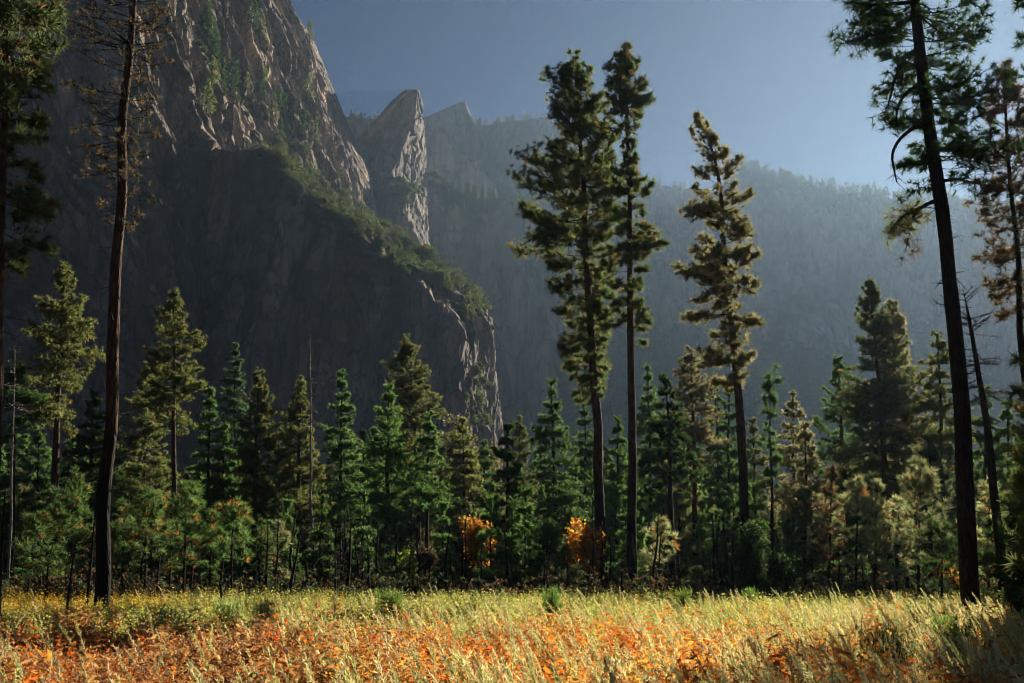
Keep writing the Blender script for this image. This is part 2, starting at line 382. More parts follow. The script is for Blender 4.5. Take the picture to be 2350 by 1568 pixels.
# second peak and the long hazy wall
sky1 = [(560, 330), (680, 290), (780, 272), (830, 274), (880, 280), (930, 282), (972, 272), (1000, 262), (1035, 246), (1062, 236), (1070, 243), (1076, 288), (1110, 291), (1150, 284), (1200, 278), (1250, 274), (1300, 300), (1380, 352), (1460, 405), (1500, 420), (1560, 434), (1640, 440), (1720, 470), (1850, 560), (2000, 640)]
wall('far_cliff_wall', sky1, [(560, 1250), (900, 1350), (1100, 1550), (1600, 1750), (2000, 1800)], 1280, 1330, 360, 900, M['rock_far'], relief_far(1.0), 5)
sky2 = [(1560, 560), (1620, 470), (1660, 430), (1690, 404), (1712, 393), (1740, 400), (1760, 408), (1830, 428), (1900, 442), (2000, 456), (2100, 467), (2240, 478), (2400, 500), (2600, 530), (2900, 580), (3300, 680)]
wall('far_ridge', sky2, [(1560, 1680), (1900, 1560), (2400, 1450), (3300, 1100)], 1150, 1330, 360, 800, M['rock_far'], relief_far(1.0), 15)
sky3 = [(880, 330), (920, 352), (960, 375), (985, 392), (1010, 415), (1040, 440), (1062, 458), (1090, 468), (1112, 470), (1135, 462), (1160, 452), (1185, 456), (1205, 480), (1225, 520), (1240, 580), (1252, 700), (1262, 850), (1275, 1000)]
wall('rock_terrace', sky3, 1130, 985, 1330, 380, 480, M['rock_far'], relief_far(0.55, 0.8), 29)
# forested talus at the foot of the far walls
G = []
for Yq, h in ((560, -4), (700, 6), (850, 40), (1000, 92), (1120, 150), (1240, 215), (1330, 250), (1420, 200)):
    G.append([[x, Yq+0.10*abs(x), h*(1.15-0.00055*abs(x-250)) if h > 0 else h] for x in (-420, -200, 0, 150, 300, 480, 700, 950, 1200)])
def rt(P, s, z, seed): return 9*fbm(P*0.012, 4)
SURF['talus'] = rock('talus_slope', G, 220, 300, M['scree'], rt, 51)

# ------------------------------------------------------------------ haze: one closed box of air round everything
m, t, o = mat('valley_haze'); pv = t.nodes.new('ShaderNodeVolumePrincipled')
pv.inputs['Color'].default_value = (0.29, 0.45, 0.66, 1); pv.inputs['Density'].default_value = 0.000078; pv.inputs['Anisotropy'].default_value = 0.56
t.links.new(pv.outputs[0], o.inputs['Volume'])
HZ = m
mb = MB(); b0 = np.array([-2850, -2850, -6.5]); b1 = np.array([2850, 2850, 835.0])
v = np.array([[x, y, z] for x in (b0[0], b1[0]) for y in (b0[1], b1[1]) for z in (b0[2], b1[2])])
mb.add(v, [[0, 1, 3, 2], [4, 6, 7, 5], [0, 4, 5, 1], [2, 3, 7, 6], [0, 2, 6, 4], [1, 5, 7, 3]])
tag(mb.build('haze', m), kind='stuff')
# ------------------------------------------------------------------ tree builder
def sticks(mb, p0, p1, r0, r1, sides=3, mat=0, col=(.3, .25, .2)):
    p0 = np.asarray(p0, float).reshape(-1, 3); p1 = np.asarray(p1, float).reshape(-1, 3); n = len(p0)
    if not n: return
    d = norm(p1-p0); up = np.where(np.abs(d[:, 2:3]) > .9, np.array([[1., 0, 0]]), np.array([[0, 0, 1.]]))
    a = norm(np.cross(d, up)); b = np.cross(d, a)
    th = np.arange(sides)*2*math.pi/sides
    ring = a[:, None]*np.cos(th)[None, :, None]+b[:, None]*np.sin(th)[None, :, None]
    r0 = np.broadcast_to(np.asarray(r0, float).reshape(-1, 1, 1), (n, 1, 1)); r1 = np.broadcast_to(np.asarray(r1, float).reshape(-1, 1, 1), (n, 1, 1))
    v = np.concatenate([p0[:, None]+ring*r0, p1[:, None]+ring*r1], 1)
    base = np.arange(n)[:, None]*2*sides; k = np.arange(sides); k2 = (k+1) % sides
    f = np.stack([base+k, base+k2, base+k2+sides, base+k+sides], -1).reshape(-1, 4)
    mb.add(v.reshape(-1, 3), f, col, mat)
def tube(mb, P, R, sides=12, mat=0, rng=None, rough=0.0, cap=True):
    P = np.asarray(P, float); n = len(P); R = np.broadcast_to(np.asarray(R, float), (n,))
    T = norm(np.gradient(P, axis=0)); a = np.array([1.0, 0, 0]); fr = []
    for k in range(n):
        a = a-T[k]*a.dot(T[k]); a = a/max(np.linalg.norm(a), 1e-6); fr.append(a)
    A = np.array(fr); B = np.cross(T, A); th = np.arange(sides)*2*math.pi/sides
    rr = R[:, None]*np.ones(sides)
    if rng is not None and rough: rr = rr*(1+rough*rng.normal(size=(n, sides)))
    V = P[:, None]+(A[:, None]*np.cos(th)[None, :, None]+B[:, None]*np.sin(th)[None, :, None])*rr[..., None]
    i = np.arange(n*sides).reshape(n, sides); j = np.roll(i, -1, 1)
    mb.add(V.reshape(-1, 3), np.stack([i[:-1], j[:-1], j[1:], i[1:]], -1).reshape(-1, 4), (.3, .25, .2), mat)
def blades(mb, pos, dr, size, col, K, spread, width, rng, mat=0, up=0.0, quad=False):
    n = len(pos)
    if not n: return
    d = norm(dr[:, None]*(1-spread)+norm(rng.normal(size=(n, K, 3)))*spread+np.array([0, 0, up]))
    L = np.broadcast_to(np.asarray(size, float).reshape(-1, 1), (n, 1))*(.65+.7*rng.random((n, K)))
    sd = norm(np.cross(d, norm(rng.normal(size=(n, K, 3)))))*(L*width*.5)[..., None]
    p = np.repeat(pos[:, None], K, 1)
    c = np.repeat(col[:, None], K, 1)*(.8+.4*rng.random((n, K, 1)))
    if quad:
        m = p+d*(L*.5)[..., None]
        v = np.stack([p, m+sd, p+d*L[..., None], m-sd], 2); kk = 4
    else:
        v = np.stack([p-sd, p+sd, p+d*L[..., None]], 2); kk = 3
    f = np.arange(n*K*kk).reshape(-1, kk)
    mb.add(v.reshape(-1, 3), f, np.repeat(c.reshape(-1, 1, 3), kk, 1).reshape(-1, 3), mat)

PAL = {  # (albedo, share)
    'olive': [((.085, .105, .042), .6), ((.125, .13, .055), .28), ((.05, .075, .035), .1), ((.18, .10, .04), .02)],
    'pine': [((.055, .08, .038), .72), ((.095, .10, .05), .23), ((.17, .10, .045), .05)],
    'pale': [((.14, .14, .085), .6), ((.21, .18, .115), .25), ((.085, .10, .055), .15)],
    'green': [((.045, .088, .034), .6), ((.07, .115, .042), .3), ((.028, .055, .025), .1)],
    'bright': [((.055, .115, .036), .6), ((.09, .145, .045), .3), ((.035, .07, .025), .1)],
    'blue': [((.045, .085, .05), .6), ((.07, .11, .055), .25), ((.03, .055, .035), .15)],
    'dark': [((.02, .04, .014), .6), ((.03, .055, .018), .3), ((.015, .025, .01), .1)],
    'brown': [((.13, .055, .02), .5), ((.19, .085, .03), .3), ((.07, .035, .016), .2)],
    'rust': [((.075, .05, .032), .5), ((.05, .042, .03), .3), ((.12, .068, .04), .2)],
    'dusk': [((.05, .046, .03), .6), ((.08, .058, .036), .3), ((.12, .062, .036), .1)],
    'orange': [((.42, .18, .03), .45), ((.48, .27, .05), .25), ((.3, .10, .02), .2), ((.2, .2, .05), .1)],
    'young': [((.052, .095, .036), .62), ((.078, .125, .048), .31), ((.24, .10, .03), .07)],
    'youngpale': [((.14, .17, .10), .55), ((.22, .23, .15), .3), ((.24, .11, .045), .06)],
    'lime': [((.22, .26, .04), .5), ((.12, .2, .04), .5)],
}
def tints(rng, pal, n):
    c = np.array([x for x, _ in PAL[pal]]); p = np.array([q for _, q in PAL[pal]]); p = p/p.sum()
    k = rng.choice(len(c), n, p=p)
    return c[k]*(.75+.5*rng.random((n, 1)))

STY = dict(
    pine=dict(per_m=9.0, nb=8, e=(55, 12, -20), curl=(-6, 40), tw=3.4, twl=.30, tuft=(18, .30, .66, .12), bare=.30, kr=.024, layer=.35),
    fir=dict(per_m=10.0, nb=7, e=(46, 0, -22), curl=(-26, 20), tw=5.4, twl=.24, tuft=(9, .25, .50, .26), bare=.05, kr=.014, layer=.8),
    young=dict(per_m=9.0, nb=6, e=(60, 35, 5), curl=(10, 20), tw=3.4, twl=.34, tuft=(20, .24, .5, .08), bare=.15, kr=.014, layer=.5),
    dead=dict(per_m=6.0, nb=8, e=(40, 5, -25), curl=(-30, 10), tw=3.0, twl=.3, tuft=(0, .2, .5, .1), bare=.15, kr=.03, layer=.4),
)
def crown(mb, trunk, z0, z1, prof, style, pal, rng, dens=1.0, tuft_scale=1.0, keep=1.0, lobes=0.35, bare_add=0.0, twigs=True, wood=1, gaps=0.0, wmul=1.0, nmul=1.0):
    """branches with needle tufts between heights z0 and z1; prof(z) gives (left, right) reach; trunk(z) the axis."""
    st = STY[style]; H = z1-z0
    B = max(8, int(st['per_m']*H*dens)); nb = st['nb']
    q = rng.random(B)**0.92                                         # 0 bottom, 1 top
    lay = max(3, int(H*1.1)); ql = (np.round(q*lay)+rng.normal(0, .12, B))/lay; q = np.clip(q*(1-st['layer'])+ql*st['layer'], 0, .995)
    z = z0+H*q; az = rng.random(B)*2*math.pi
    l, r = prof(z); reach = .5*(l+r)+.5*(r-l)*np.cos(az)
    L = reach*(1.2 if style in ('pine', 'young') else 1.15)*(.6+.5*rng.random(B)**1.3)*(1+lobes*perlin(np.stack([np.cos(az)*1.3, np.sin(az)*1.3, z*3.2/max(H, 1)+rng.random()*50], -1)))
    if gaps: L = np.where(perlin(np.stack([np.cos(az)*.9+9, np.sin(az)*.9, z*5.0/max(H, 1)+rng.random()*90], -1)) > gaps, L*.25, L)
    L = np.maximum(L, .25)
    e0 = np.radians(np.interp(q, [0, .55, 1], [st['e'][2], st['e'][1], st['e'][0]])+rng.normal(0, 9, B))
    cu = np.radians(rng.uniform(st['curl'][0], st['curl'][1], B))
    P = np.zeros((B, nb, 3)); P[:, 0] = trunk(z); aa = az+rng.normal(0, .15, B); dA = rng.normal(0, .10, B)
    for k in range(1, nb):
        t = (k-.5)/(nb-1); e = e0+cu*(t-.25)*1.3
        st3 = np.stack([np.cos(e)*np.cos(aa+dA*k), np.cos(e)*np.sin(aa+dA*k), np.sin(e)], -1)*(L/(nb-1))[:, None]/np.maximum(np.cos(e0)*.9+.1, .45)[:, None]
        P[:, k] = P[:, k-1]+st3
    rb = np.maximum(L*st['kr']*.55, .024 if style == 'dead' else .010); tp = np.linspace(1, .25, nb)
    if twigs:
        for k in range(nb-1):
            sticks(mb, P[:, k], P[:, k+1], rb*tp[k], rb*tp[k+1], 3, wood)
    # twigs with tufts
    Mx = np.maximum(2, (L*st['tw']*2*nmul)).astype(int); bi = np.repeat(np.arange(B), Mx); nT = len(bi)
    ba = np.clip(st['bare']+bare_add+rng.normal(0, .06, nT), 0.02, .8)
    tt = ba+(1-ba)*rng.random(nT)**.85; x = tt*(nb-1); i0 = np.minimum(x.astype(int), nb-2); u = (x-i0)[:, None]
    p = P[bi, i0]*(1-u)+P[bi, i0+1]*u; d = norm(P[bi, i0+1]-P[bi, i0])
    sdir = norm(np.cross(d, np.array([0, 0, 1.0])))*np.where(rng.random(nT) < .5, 1, -1)[:, None]
    sp = rng.uniform(.35, 1.0, nT)[:, None]
    td = norm(d*(1-sp*.55)+sdir*sp+np.array([0, 0, 1.0])*rng.normal(.08, .28, nT)[:, None])
    tl = L[bi]*st['twl']*(1.15-.75*tt)*(.5+.9*rng.random(nT))+.12
    pe = p+td*tl[:, None]
    if twigs: sticks(mb, p, pe, .35*rb[bi]*(1.1-tt)+(.012 if style == 'dead' else .006), .009 if style == 'dead' else .005, 3, wood)
    K, sz, spd, wd = st['tuft']; wd = wd*wmul
    if K:
        for f_ in (1.0, .55):
            sel = rng.random(nT) < keep*(1.0 if f_ == 1 else .75)
            pos = (p+td*(tl*f_)[:, None])[sel]; n = len(pos)
            cl = tints(rng, pal, n)*(1+.35*perlin(pos*1.1)[:, None])
            blades(mb, pos, td[sel], sz*tuft_scale*(.7+.6*rng.random(n)), np.clip(cl, .004, 1), K, spd, wd, rng, 0, up=.12 if style != 'fir' else -.05)
        sel = rng.random(B) < keep                                    # leader tufts
        dd = norm(P[:, -1]-P[:, -2])
        blades(mb, P[sel, -1], dd[sel], sz*tuft_scale*1.1, tints(rng, pal, sel.sum()), K+4, spd*.9, wd, rng, 0, up=.15)
    return P, L

def axis_fn(pts):
    pts = np.asarray(pts, float)
    def f(z): return np.stack([np.interp(z, pts[:, 2], pts[:, 0]), np.interp(z, pts[:, 2], pts[:, 1]), z], -1)
    return f
def build_tree(name, label, cat, Y, axis, prof, crown_px, style, pal, width, seed, group=None, bark='bark', dens=1.0, ybase=None, shared=None, stubs=8, top_r=.15, **kw):
    """axis: [(px,py)...] from the base up; prof: [(py, left, right)...] reach in picture units at distance Y; crown_px: (py top, py bottom)."""
    rng = np.random.RandomState(seed)
    pts = [W(px, py, Y) for px, py in axis]
    b = pts[0]; bz = 0.0
    base = np.array([b[0]+(pts[1][0]-b[0])*0, Y, bz])
    loc = [p-base for p in pts]; loc[0] = np.array([0, 0, -0.35])
    loc = np.array(loc)
    for i in range(1, len(loc)): loc[i, 1] = rng.normal(0, .02)*loc[i, 2]*.3
    m = max(10, int(loc[-1, 2]*1.2)); zz = np.linspace(loc[0, 2], loc[-1, 2], m)
    ax = axis_fn(loc); pl = ax(zz)
    pl[:, :2] += .012*np.stack([perlin(np.stack([zz*.4, zz*0+seed, zz*0], -1)), perlin(np.stack([zz*.4, zz*0+seed, zz*0+9], -1))], -1)*min(loc[-1, 2], 20)
    sm = np.copy(pl)
    for _ in range(2): sm[1:-1] = (sm[:-2]+2*sm[1:-1]+sm[2:])/4
    ax2 = axis_fn(sm)
    r0 = width/FPX*Y/2; q = np.linspace(0, 1, m)
    R = r0*((1-q)**.75*(1-top_r)+top_r)*np.where(q < .04, 1+(.04-q)*4.0, 1)
    R[-1] = .012
    root = thing(name, tuple(base), label, cat, group)
    tb = MB(); tube(tb, sm, R, 14 if Y < 60 else 8, 0, rng, .035)
    zt = W(axis[-1][0], crown_px[0], Y)[2]-bz; zb = W(axis[-1][0], crown_px[1], Y)[2]-bz
    if stubs:
        zs = rng.uniform(loc[-1, 2]*.12, max(zb, loc[-1, 2]*.15)+.5, stubs); a = rng.random(stubs)*6.28; p0 = ax2(zs)
        p1 = p0+np.stack([np.cos(a), np.sin(a), rng.normal(-.1, .25, stubs)], -1)*(r0*1.2+rng.random(stubs)*.6)[:, None]
        sticks(tb, p0, p1, .022, .008, 3)
    tb.build('trunk', M[bark], root, smooth=(0,))
    k = Y/FPX*1.0; pr = sorted([(W(axis[-1][0], py, Y)[2]-bz, l*k, r*k) for py, l, r in prof]); pr = np.array(pr)
    pf = lambda z: (np.interp(z, pr[:, 0], pr[:, 1]), np.interp(z, pr[:, 0], pr[:, 2]))
    cb = MB()
    wood = {'bark': 'bark_dark'}.get(bark, bark)
    if style == 'dead': wood = kw.pop('wood_mat', 'snag'); 
    crown(cb, ax2, zb, zt, pf, style, pal, rng, dens, **kw)
    if style == 'pine' or style == 'young' or style == 'fir':
        topn = 26
        blades(cb, ax2(zt-np.linspace(0, min(1.2, .1*(zt-zb)), topn)), np.tile([[0, 0, 1.0]], (topn, 1)), .28*kw.get('tuft_scale', 1.0), tints(rng, pal, topn), 10, .55, STY[style]['tuft'][3], rng, 0, up=.2)
    cb.build('crown', [M['leaf'], M[wood]], root)
    return root
# ------------------------------------------------------------------ tall foreground pines
G_T = 'tall pines standing over the meadow'
build_tree('tall_pine', 'tall full-crowned pine, left tree of the central pair, one red-tipped limb reaching left', 'pine tree', 50,
    [(1381, 1405), (1378, 1200), (1368, 950), (1351, 700), (1340, 450), (1325, 250), (1318, 136)],
    [(136, 6, 6), (185, 22, 20), (220, 48, 34), (270, 60, 62), (330, 74, 84), (400, 108, 72), (470, 130, 80), (520, 168, 74), (560, 124, 68), (640, 92, 52), (760, 80, 30), (830, 66, 22), (905, 44, 10)],
    (136, 905), 'pine', 'pine', 26, 11, G_T, dens=1.4, lobes=.55, gaps=.34, tuft_scale=.78, wmul=1.35, nmul=1.9)
build_tree('tall_pine', 'slim second pine half hidden behind the fuller left tree of the central pair', 'pine tree', 54,
    [(1386, 1400), (1380, 1100), (1371, 850), (1368, 640)], [(640, 25, 25), (720, 70, 25), (800, 78, 18), (870, 60, 10), (930, 50, 5)], (640, 925), 'pine', 'olive', 17, 12, G_T, dens=.9, gaps=.3)
build_tree('tall_pine', 'tall pine with bare trunk showing between its clumps, right tree of the central pair', 'pine tree', 48,
    [(1452, 1408), (1450, 1000), (1447, 700), (1445, 450), (1440, 250), (1435, 106)],
    [(106, 5, 5), (160, 22, 24), (215, 50, 60), (245, 64, 66), (290, 60, 40), (320, 52, 46), (350, 56, 20), (400, 48, 20), (440, 54, 46), (500, 52, 26), (530, 40, 74), (570, 48, 72), (600, 60, 28), (630, 64, 66), (680, 58, 36), (735, 46, 46), (775, 40, 30)],
    (106, 775), 'pine', 'pine', 23, 13, G_T, dens=1.2, lobes=.6, gaps=.24, tuft_scale=.78, wmul=1.35, nmul=1.9)
build_tree('tall_pine', 'leaning pine with bent leaning top and pale sunlit tufts, right of the central pair', 'pine tree', 46,
    [(1722, 1410), (1712, 1200), (1697, 950), (1680, 750), (1660, 550), (1648, 400), (1638, 330), (1620, 293), (1606, 286)],
    [(284, 20, 6), (310, 40, 8), (340, 46, 12), (400, 58, 34), (470, 62, 52), (520, 70, 58), (600, 76, 62), (680, 84, 68), (740, 82, 68), (800, 70, 50), (870, 46, 36)],
    (290, 868), 'pine', 'pale', 25, 14, G_T, dens=1.2, lobes=.5, gaps=.34, tuft_scale=.78, wmul=1.35, nmul=1.9)
# left giants
build_tree('tall_pine', 'tall dying pine with rust-brown needles and a sunlit bark edge, left side of meadow', 'pine tree', 31,
    [(228, 1440), (240, 1200), (252, 950), (268, 600), (288, 250), (304, 0), (320, -260), (330, -420)],
    [(-420, 10, 10), (-200, 70, 60), (0, 130, 75), (120, 125, 85), (260, 110, 90), (380, 100, 85), (470, 60, 60), (520, 20, 20)],
    (-420, 520), 'pine', 'dusk', 33, 21, G_T, dens=2.0, keep=.2, lobes=.5, tuft_scale=.5, stubs=40, top_r=.25)
build_tree('tall_pine', 'big green pine cut off by the left picture edge, drooping sunlit boughs', 'pine tree', 24,
    [(-22, 1440), (-12, 1000), (0, 650), (10, 250), (18, -60), (30, -420)],
    [(-420, 30, 30), (-100, 110, 118), (60, 130, 128), (200, 120, 122), (330, 110, 112), (430, 90, 98), (520, 70, 88), (600, 40, 50)],
    (-420, 610), 'pine', 'pine', 30, 22, G_T, dens=1.5, lobes=.5, gaps=.35, nmul=1.4, wmul=1.2, tuft_scale=.7, stubs=24, top_r=.3)
# right giants
R1 = build_tree('tall_pine', 'huge leaning pine with thick black trunk and curved bare limbs, right side', 'pine tree', 26,
    [(2232, 1440), (2222, 1200), (2203, 900), (2183, 680), (2158, 450), (2128, 240), (2098, 0), (2072, -200), (2050, -420)],
    [(-420, 20, 20), (-250, 110, 120), (-60, 150, 170), (60, 140, 165), (130, 110, 170), (220, 60, 172), (300, 24, 165), (350, 20, 150), (420, 14, 90), (450, 10, 10)],
    (-420, 430), 'pine', 'dark', 42, 23, G_T, dens=1.5, lobes=.35, tuft_scale=.52, nmul=1.8, wmul=1.35, gaps=.4, stubs=34, top_r=.35, bark='bark_dark')
def limb(root, pts, Y, r, tufts=0, pal='dark', seed=1, twig=6):
    rng = np.random.RandomState(seed); base = np.array(root.location)
    P = catmull(np.array([W(px, py, Y+dy)-base for px, py, dy in pts]), 16, 0)
    mb = MB(); tube(mb, P, np.linspace(r, r*.25, 16), 6, 1)
    idx = rng.randint(5, 16, twig); d = norm(rng.normal(size=(twig, 3))+np.array([0, 0, -.6])); e = P[idx]+d*rng.uniform(.15, .45, twig)[:, None]
    sticks(mb, P[idx], e, .012, .005, 3, 1)
    if tufts:
        idx = rng.randint(6, 16, tufts); d = norm(rng.normal(size=(tufts, 3))+np.array([0, 0, -.1])); e = P[idx]+d*rng.uniform(.1, .55, tufts)[:, None]
        sticks(mb, P[idx], e, .01, .004, 3, 1)
        blades(mb, e, d, .26, tints(rng, pal, tufts), 16, .6, .09, rng, 0)
    mb.build('limb', [M['leaf'], M['bark_dark']], root)
limb(R1, [(2140, 298, 0), (2105, 290, -.2), (2065, 320, -.3), (2048, 355, -.3), (2052, 390, -.3), (2058, 418, -.3)], 26, .07, 0, seed=3)
limb(R1, [(2122, 195, 0), (2090, 205, -.1), (2065, 235, -.2), (2057, 270, -.2), (2060, 300, -.2)], 26, .06, 8, seed=4)
limb(R1, [(2112, 110, 0), (2080, 130, .2), (2055, 180, .3), (2040, 235, .3), (2030, 262, .3)], 26, .06, 34, seed=5)
limb(R1, [(2158, 455, 0), (2125, 470, -.2), (2090, 488, -.3), (2068, 500, -.3), (2048, 520, -.3)], 26, .06, 60, 'olive', seed=6)
limb(R1, [(2158, 458, 0), (2110, 480, .2), (2092, 510, .2), (2085, 545, .2), (2078, 575, .2)], 26, .045, 26, 'rust', seed=7)
limb(R1, [(2168, 415, 0), (2195, 412, -.2), (2235, 420, -.2), (2268, 425, -.2)], 26, .05, 40, 'dark', seed=8)
limb(R1, [(2150, 340, 0), (2190, 345, .2), (2230, 335, .3), (2258, 365, .3)], 26, .05, 46, 'dark', seed=9)
limb(R1, [(2098, 40, 0), (2040, 70, -.3), (1985, 85, -.5), (1935, 100, -.6)], 26, .07, 80, 'dark', seed=10)
limb(R1, [(2094, 5, 0), (2040, 10, .3), (1990, 12, .5), (1955, 5, .6)], 26, .07, 80, 'dark', seed=11)
build_tree('dead_tree', 'dead grey conifer with a bare twiggy top beside the thick black trunk', 'dead tree', 33,
    [(2312, 1440), (2290, 1200), (2262, 960), (2243, 850), (2228, 760), (2215, 675)],
    [(675, 30, 30), (720, 55, 70), (790, 55, 85), (860, 50, 85), (930, 35, 65), (980, 20, 30)], (678, 975), 'dead', 'brown', 25, 24, G_T, bark='bark_dark', dens=2.2, wood_mat='bark_grey', stubs=10, top_r=.2)
build_tree('tall_pine', 'dark rust-tinged conifer filling the right picture edge below the corner branches', 'pine tree', 30,
    [(2400, 1440), (2372, 1100), (2345, 750), (2322, 450), (2308, 300), (2300, 182)],
    [(182, 4, 4), (230, 26, 26), (300, 48, 50), (380, 62, 60), (450, 76, 70), (520, 90, 80), (580, 92, 90), (650, 70, 80), (720, 40, 40)],
    (182, 720), 'pine', 'dusk', 23, 25, G_T, bark='bark_dark', dens=3.2, keep=.8, tuft_scale=.62, lobes=.5)
R4 = build_tree('tall_pine', 'pine beyond the right picture edge, only thin corner branches reaching in', 'pine tree', 27,
    [(2500, 1440), (2470, 900), (2440, 400), (2410, 0), (2395, -250)], [(-250, 40, 40), (-50, 105, 90), (60, 112, 100), (160, 95, 90), (220, 50, 50)], (-250, 215), 'pine', 'dark', 36, 26, G_T, bark='bark_dark', dens=.9, tuft_scale=.7, gaps=.3)

for i, (px, Y, tp, cb) in enumerate(((2440, 25, 560, 1320), (2540, 28, 480, 1320), (2640, 26, 620, 1330), (2470, 33, 300, 1250), (2480, 19.5, 700, 1380), (2450, 23, 640, 1330))):   # beyond the right edge: they shade the near corner
    build_tree('pine_tree', 'pine standing beyond the right picture edge, seen by its shade on the meadow', 'pine tree', Y, [(px, 1440), (px, 1000), (px, tp)], [(tp, 8, 8), (tp*.6+cb*.4, 80, 90), (cb, 90, 110)], (tp, cb), 'pine', 'pine', 30, 60+i, 'pines beyond the right edge', bark='bark_dark', dens=1.6, bare_add=-.2)

# ------------------------------------------------------------------ the rows of conifers behind the meadow
def std_prof(top, bot, hw, kind):
    h = bot-top
    if kind == 'pine': q = [(0, .05), (.12, .3), (.3, .62), (.5, .85), (.7, 1.0), (.88, .9), (1, .55)]
    elif kind == 'dead': q = [(0, .1), (.3, .45), (.6, .9), (.85, 1), (1, .6)]
    elif kind == 'young': q = [(0, .08), (.15, .42), (.4, .8), (.65, 1.0), (.9, .8), (1, .5)]
    else: q = [(0, .02), (.12, .17), (.3, .42), (.5, .64), (.7, .85), (.88, 1.0), (1, .7)]
    return [(top+h*a, hw*b, hw*b) for a, b in q]
G_M = 'conifers behind the meadow'
MID = [  # label, name, Y, top x, top y, base x, crown bottom y, half width, style, palette, trunk width
 ('sparse green pine with a bleached spike, far left behind the edge pine', 62, 42, 850, 30, 1010, 56, 'pine', 'green', 11),
 ('broad olive pine just left of the dying giant trunk', 64, 150, 620, 120, 950, 74, 'pine', 'olive', 22),
 ('olive pine with a bare lower trunk right of the dying giant trunk', 66, 398, 682, 398, 965, 62, 'pine', 'olive', 16),
 ('shadowed bushy pine behind the bare-trunked olive pine', 84, 335, 845, 330, 1150, 48, 'pine', 'olive', 13),
 ('dark green tree peeping right of the dying giant trunk', 80, 215, 905, 205, 1150, 70, 'fir', 'dark', 13),
 ('narrow grey-green fir in front of two shorter firs', 74, 480, 903, 478, 1190, 40, 'fir', 'green', 12),
 ('short bright green fir low beside the narrow fir', 72, 512, 985, 512, 1190, 42, 'fir', 'bright', 11),
 ('bluish fir standing tall behind the others before the shaded cliff', 98, 541, 796, 535, 1050, 38, 'fir', 'blue', 9),
 ('golden olive pine with a pale trunk line, dense to the ground', 76, 594, 858, 583, 1260, 54, 'pine', 'olive', 15),
 ('olive pine with a bare dark trunk, just below the bleached snag', 72, 688, 882, 682, 1280, 54, 'pine', 'olive', 16),
 ('dark green spruce-shaped fir right of the bleached snag', 78, 786, 862, 778, 1220, 50, 'fir', 'green', 13),
 ('wide bright green fir before the dark cliff foot', 74, 892, 892, 888, 1165, 68, 'fir', 'bright', 14),
 ('clumped olive pine rising above the bright fir', 92, 932, 780, 965, 1100, 60, 'pine', 'olive', 14),
 ('bright fir to the right of the clumped olive pine', 76, 985, 958, 978, 1160, 46, 'fir', 'bright', 12),
 ('pale green feathery fir under the lit cliff nose', 88, 1062, 968, 1065, 1200, 52, 'fir', 'olive', 10),
 ('very dark broad fir below the tip of the cliff nose', 66, 1165, 985, 1165, 1260, 62, 'fir', 'dark', 14),
 ('pale pine tip between the dark fir and the green pyramid fir', 104, 1192, 962, 1192, 1180, 34, 'pine', 'olive', 9),
 ('large pyramid fir left of the twin tall pines', 72, 1263, 880, 1278, 1210, 66, 'fir', 'green', 15),
 ('light green fir half behind the left twin pine', 92, 1342, 930, 1345, 1180, 46, 'fir', 'green', 11),
 ('soft green fir between the twin pines', 84, 1420, 965, 1415, 1200, 44, 'fir', 'bright', 11),
 ('bright yellow-green fir behind the blackish fir, right of the twins', 92, 1487, 848, 1495, 1180, 48, 'fir', 'bright', 11),
 ('blackish dense fir, darkest right of the twin tall pines', 64, 1527, 875, 1543, 1105, 62, 'fir', 'dark', 16),
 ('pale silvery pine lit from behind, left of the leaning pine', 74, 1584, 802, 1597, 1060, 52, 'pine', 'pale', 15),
 ('slim green fir close left of the leaning pine trunk', 82, 1638, 872, 1655, 1130, 34, 'fir', 'green', 12),
 ('slim green fir touching the leaning pine trunk', 80, 1672, 880, 1672, 1150, 34, 'fir', 'green', 11),
 ('yellow-green fir right behind the leaning pine trunk', 96, 1728, 970, 1735, 1230, 48, 'fir', 'olive', 10),
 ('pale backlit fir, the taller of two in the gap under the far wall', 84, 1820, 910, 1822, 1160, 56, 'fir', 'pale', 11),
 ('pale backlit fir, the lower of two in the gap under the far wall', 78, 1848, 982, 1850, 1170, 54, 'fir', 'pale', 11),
 ('round-topped green pine left of the tall dark double pine', 76, 1925, 830, 1935, 1120, 52, 'pine', 'green', 14),
 ('tallest dark pine of the right middle row, pale tip', 70, 1995, 655, 2040, 1150, 84, 'pine', 'pine', 18),
 ('pale-edged pine leaning against the tallest dark pine', 73, 2046, 700, 2062, 1120, 70, 'pine', 'pale', 16),
 ('layered fir with drooping tiers left of the thick black trunk', 66, 2152, 770, 2165, 1060, 78, 'fir', 'olive', 14),
 ('dark shaded fir between the black trunk and dead tree', 62, 2262, 900, 2262, 1200, 46, 'fir', 'green', 12),
 ('small dark fir by the right picture edge', 64, 2312, 928, 2315, 1200, 42, 'fir', 'green', 12),
 ('dark green fir low behind the left sapling thicket', 88, 262, 960, 262, 1210, 46, 'fir', 'dark', 11),
 ('shaded fir behind the far-left sapling', 80, 88, 985, 88, 1220, 44, 'fir', 'green', 11),
 ('dark fir low between the two golden olive pines', 86, 640, 985, 640, 1220, 40, 'fir', 'green', 11),
 ('deep green fir low right of the spruce-shaped fir', 84, 835, 1000, 832, 1230, 44, 'fir', 'dark', 11),
 ('shaded fir behind the orange maple', 92, 1110, 1020, 1112, 1240, 46, 'fir', 'green', 11),
 ('green fir in front of the layered fir, low by the black trunk', 58, 2135, 1010, 2135, 1250, 50, 'fir', 'dark', 12),
]
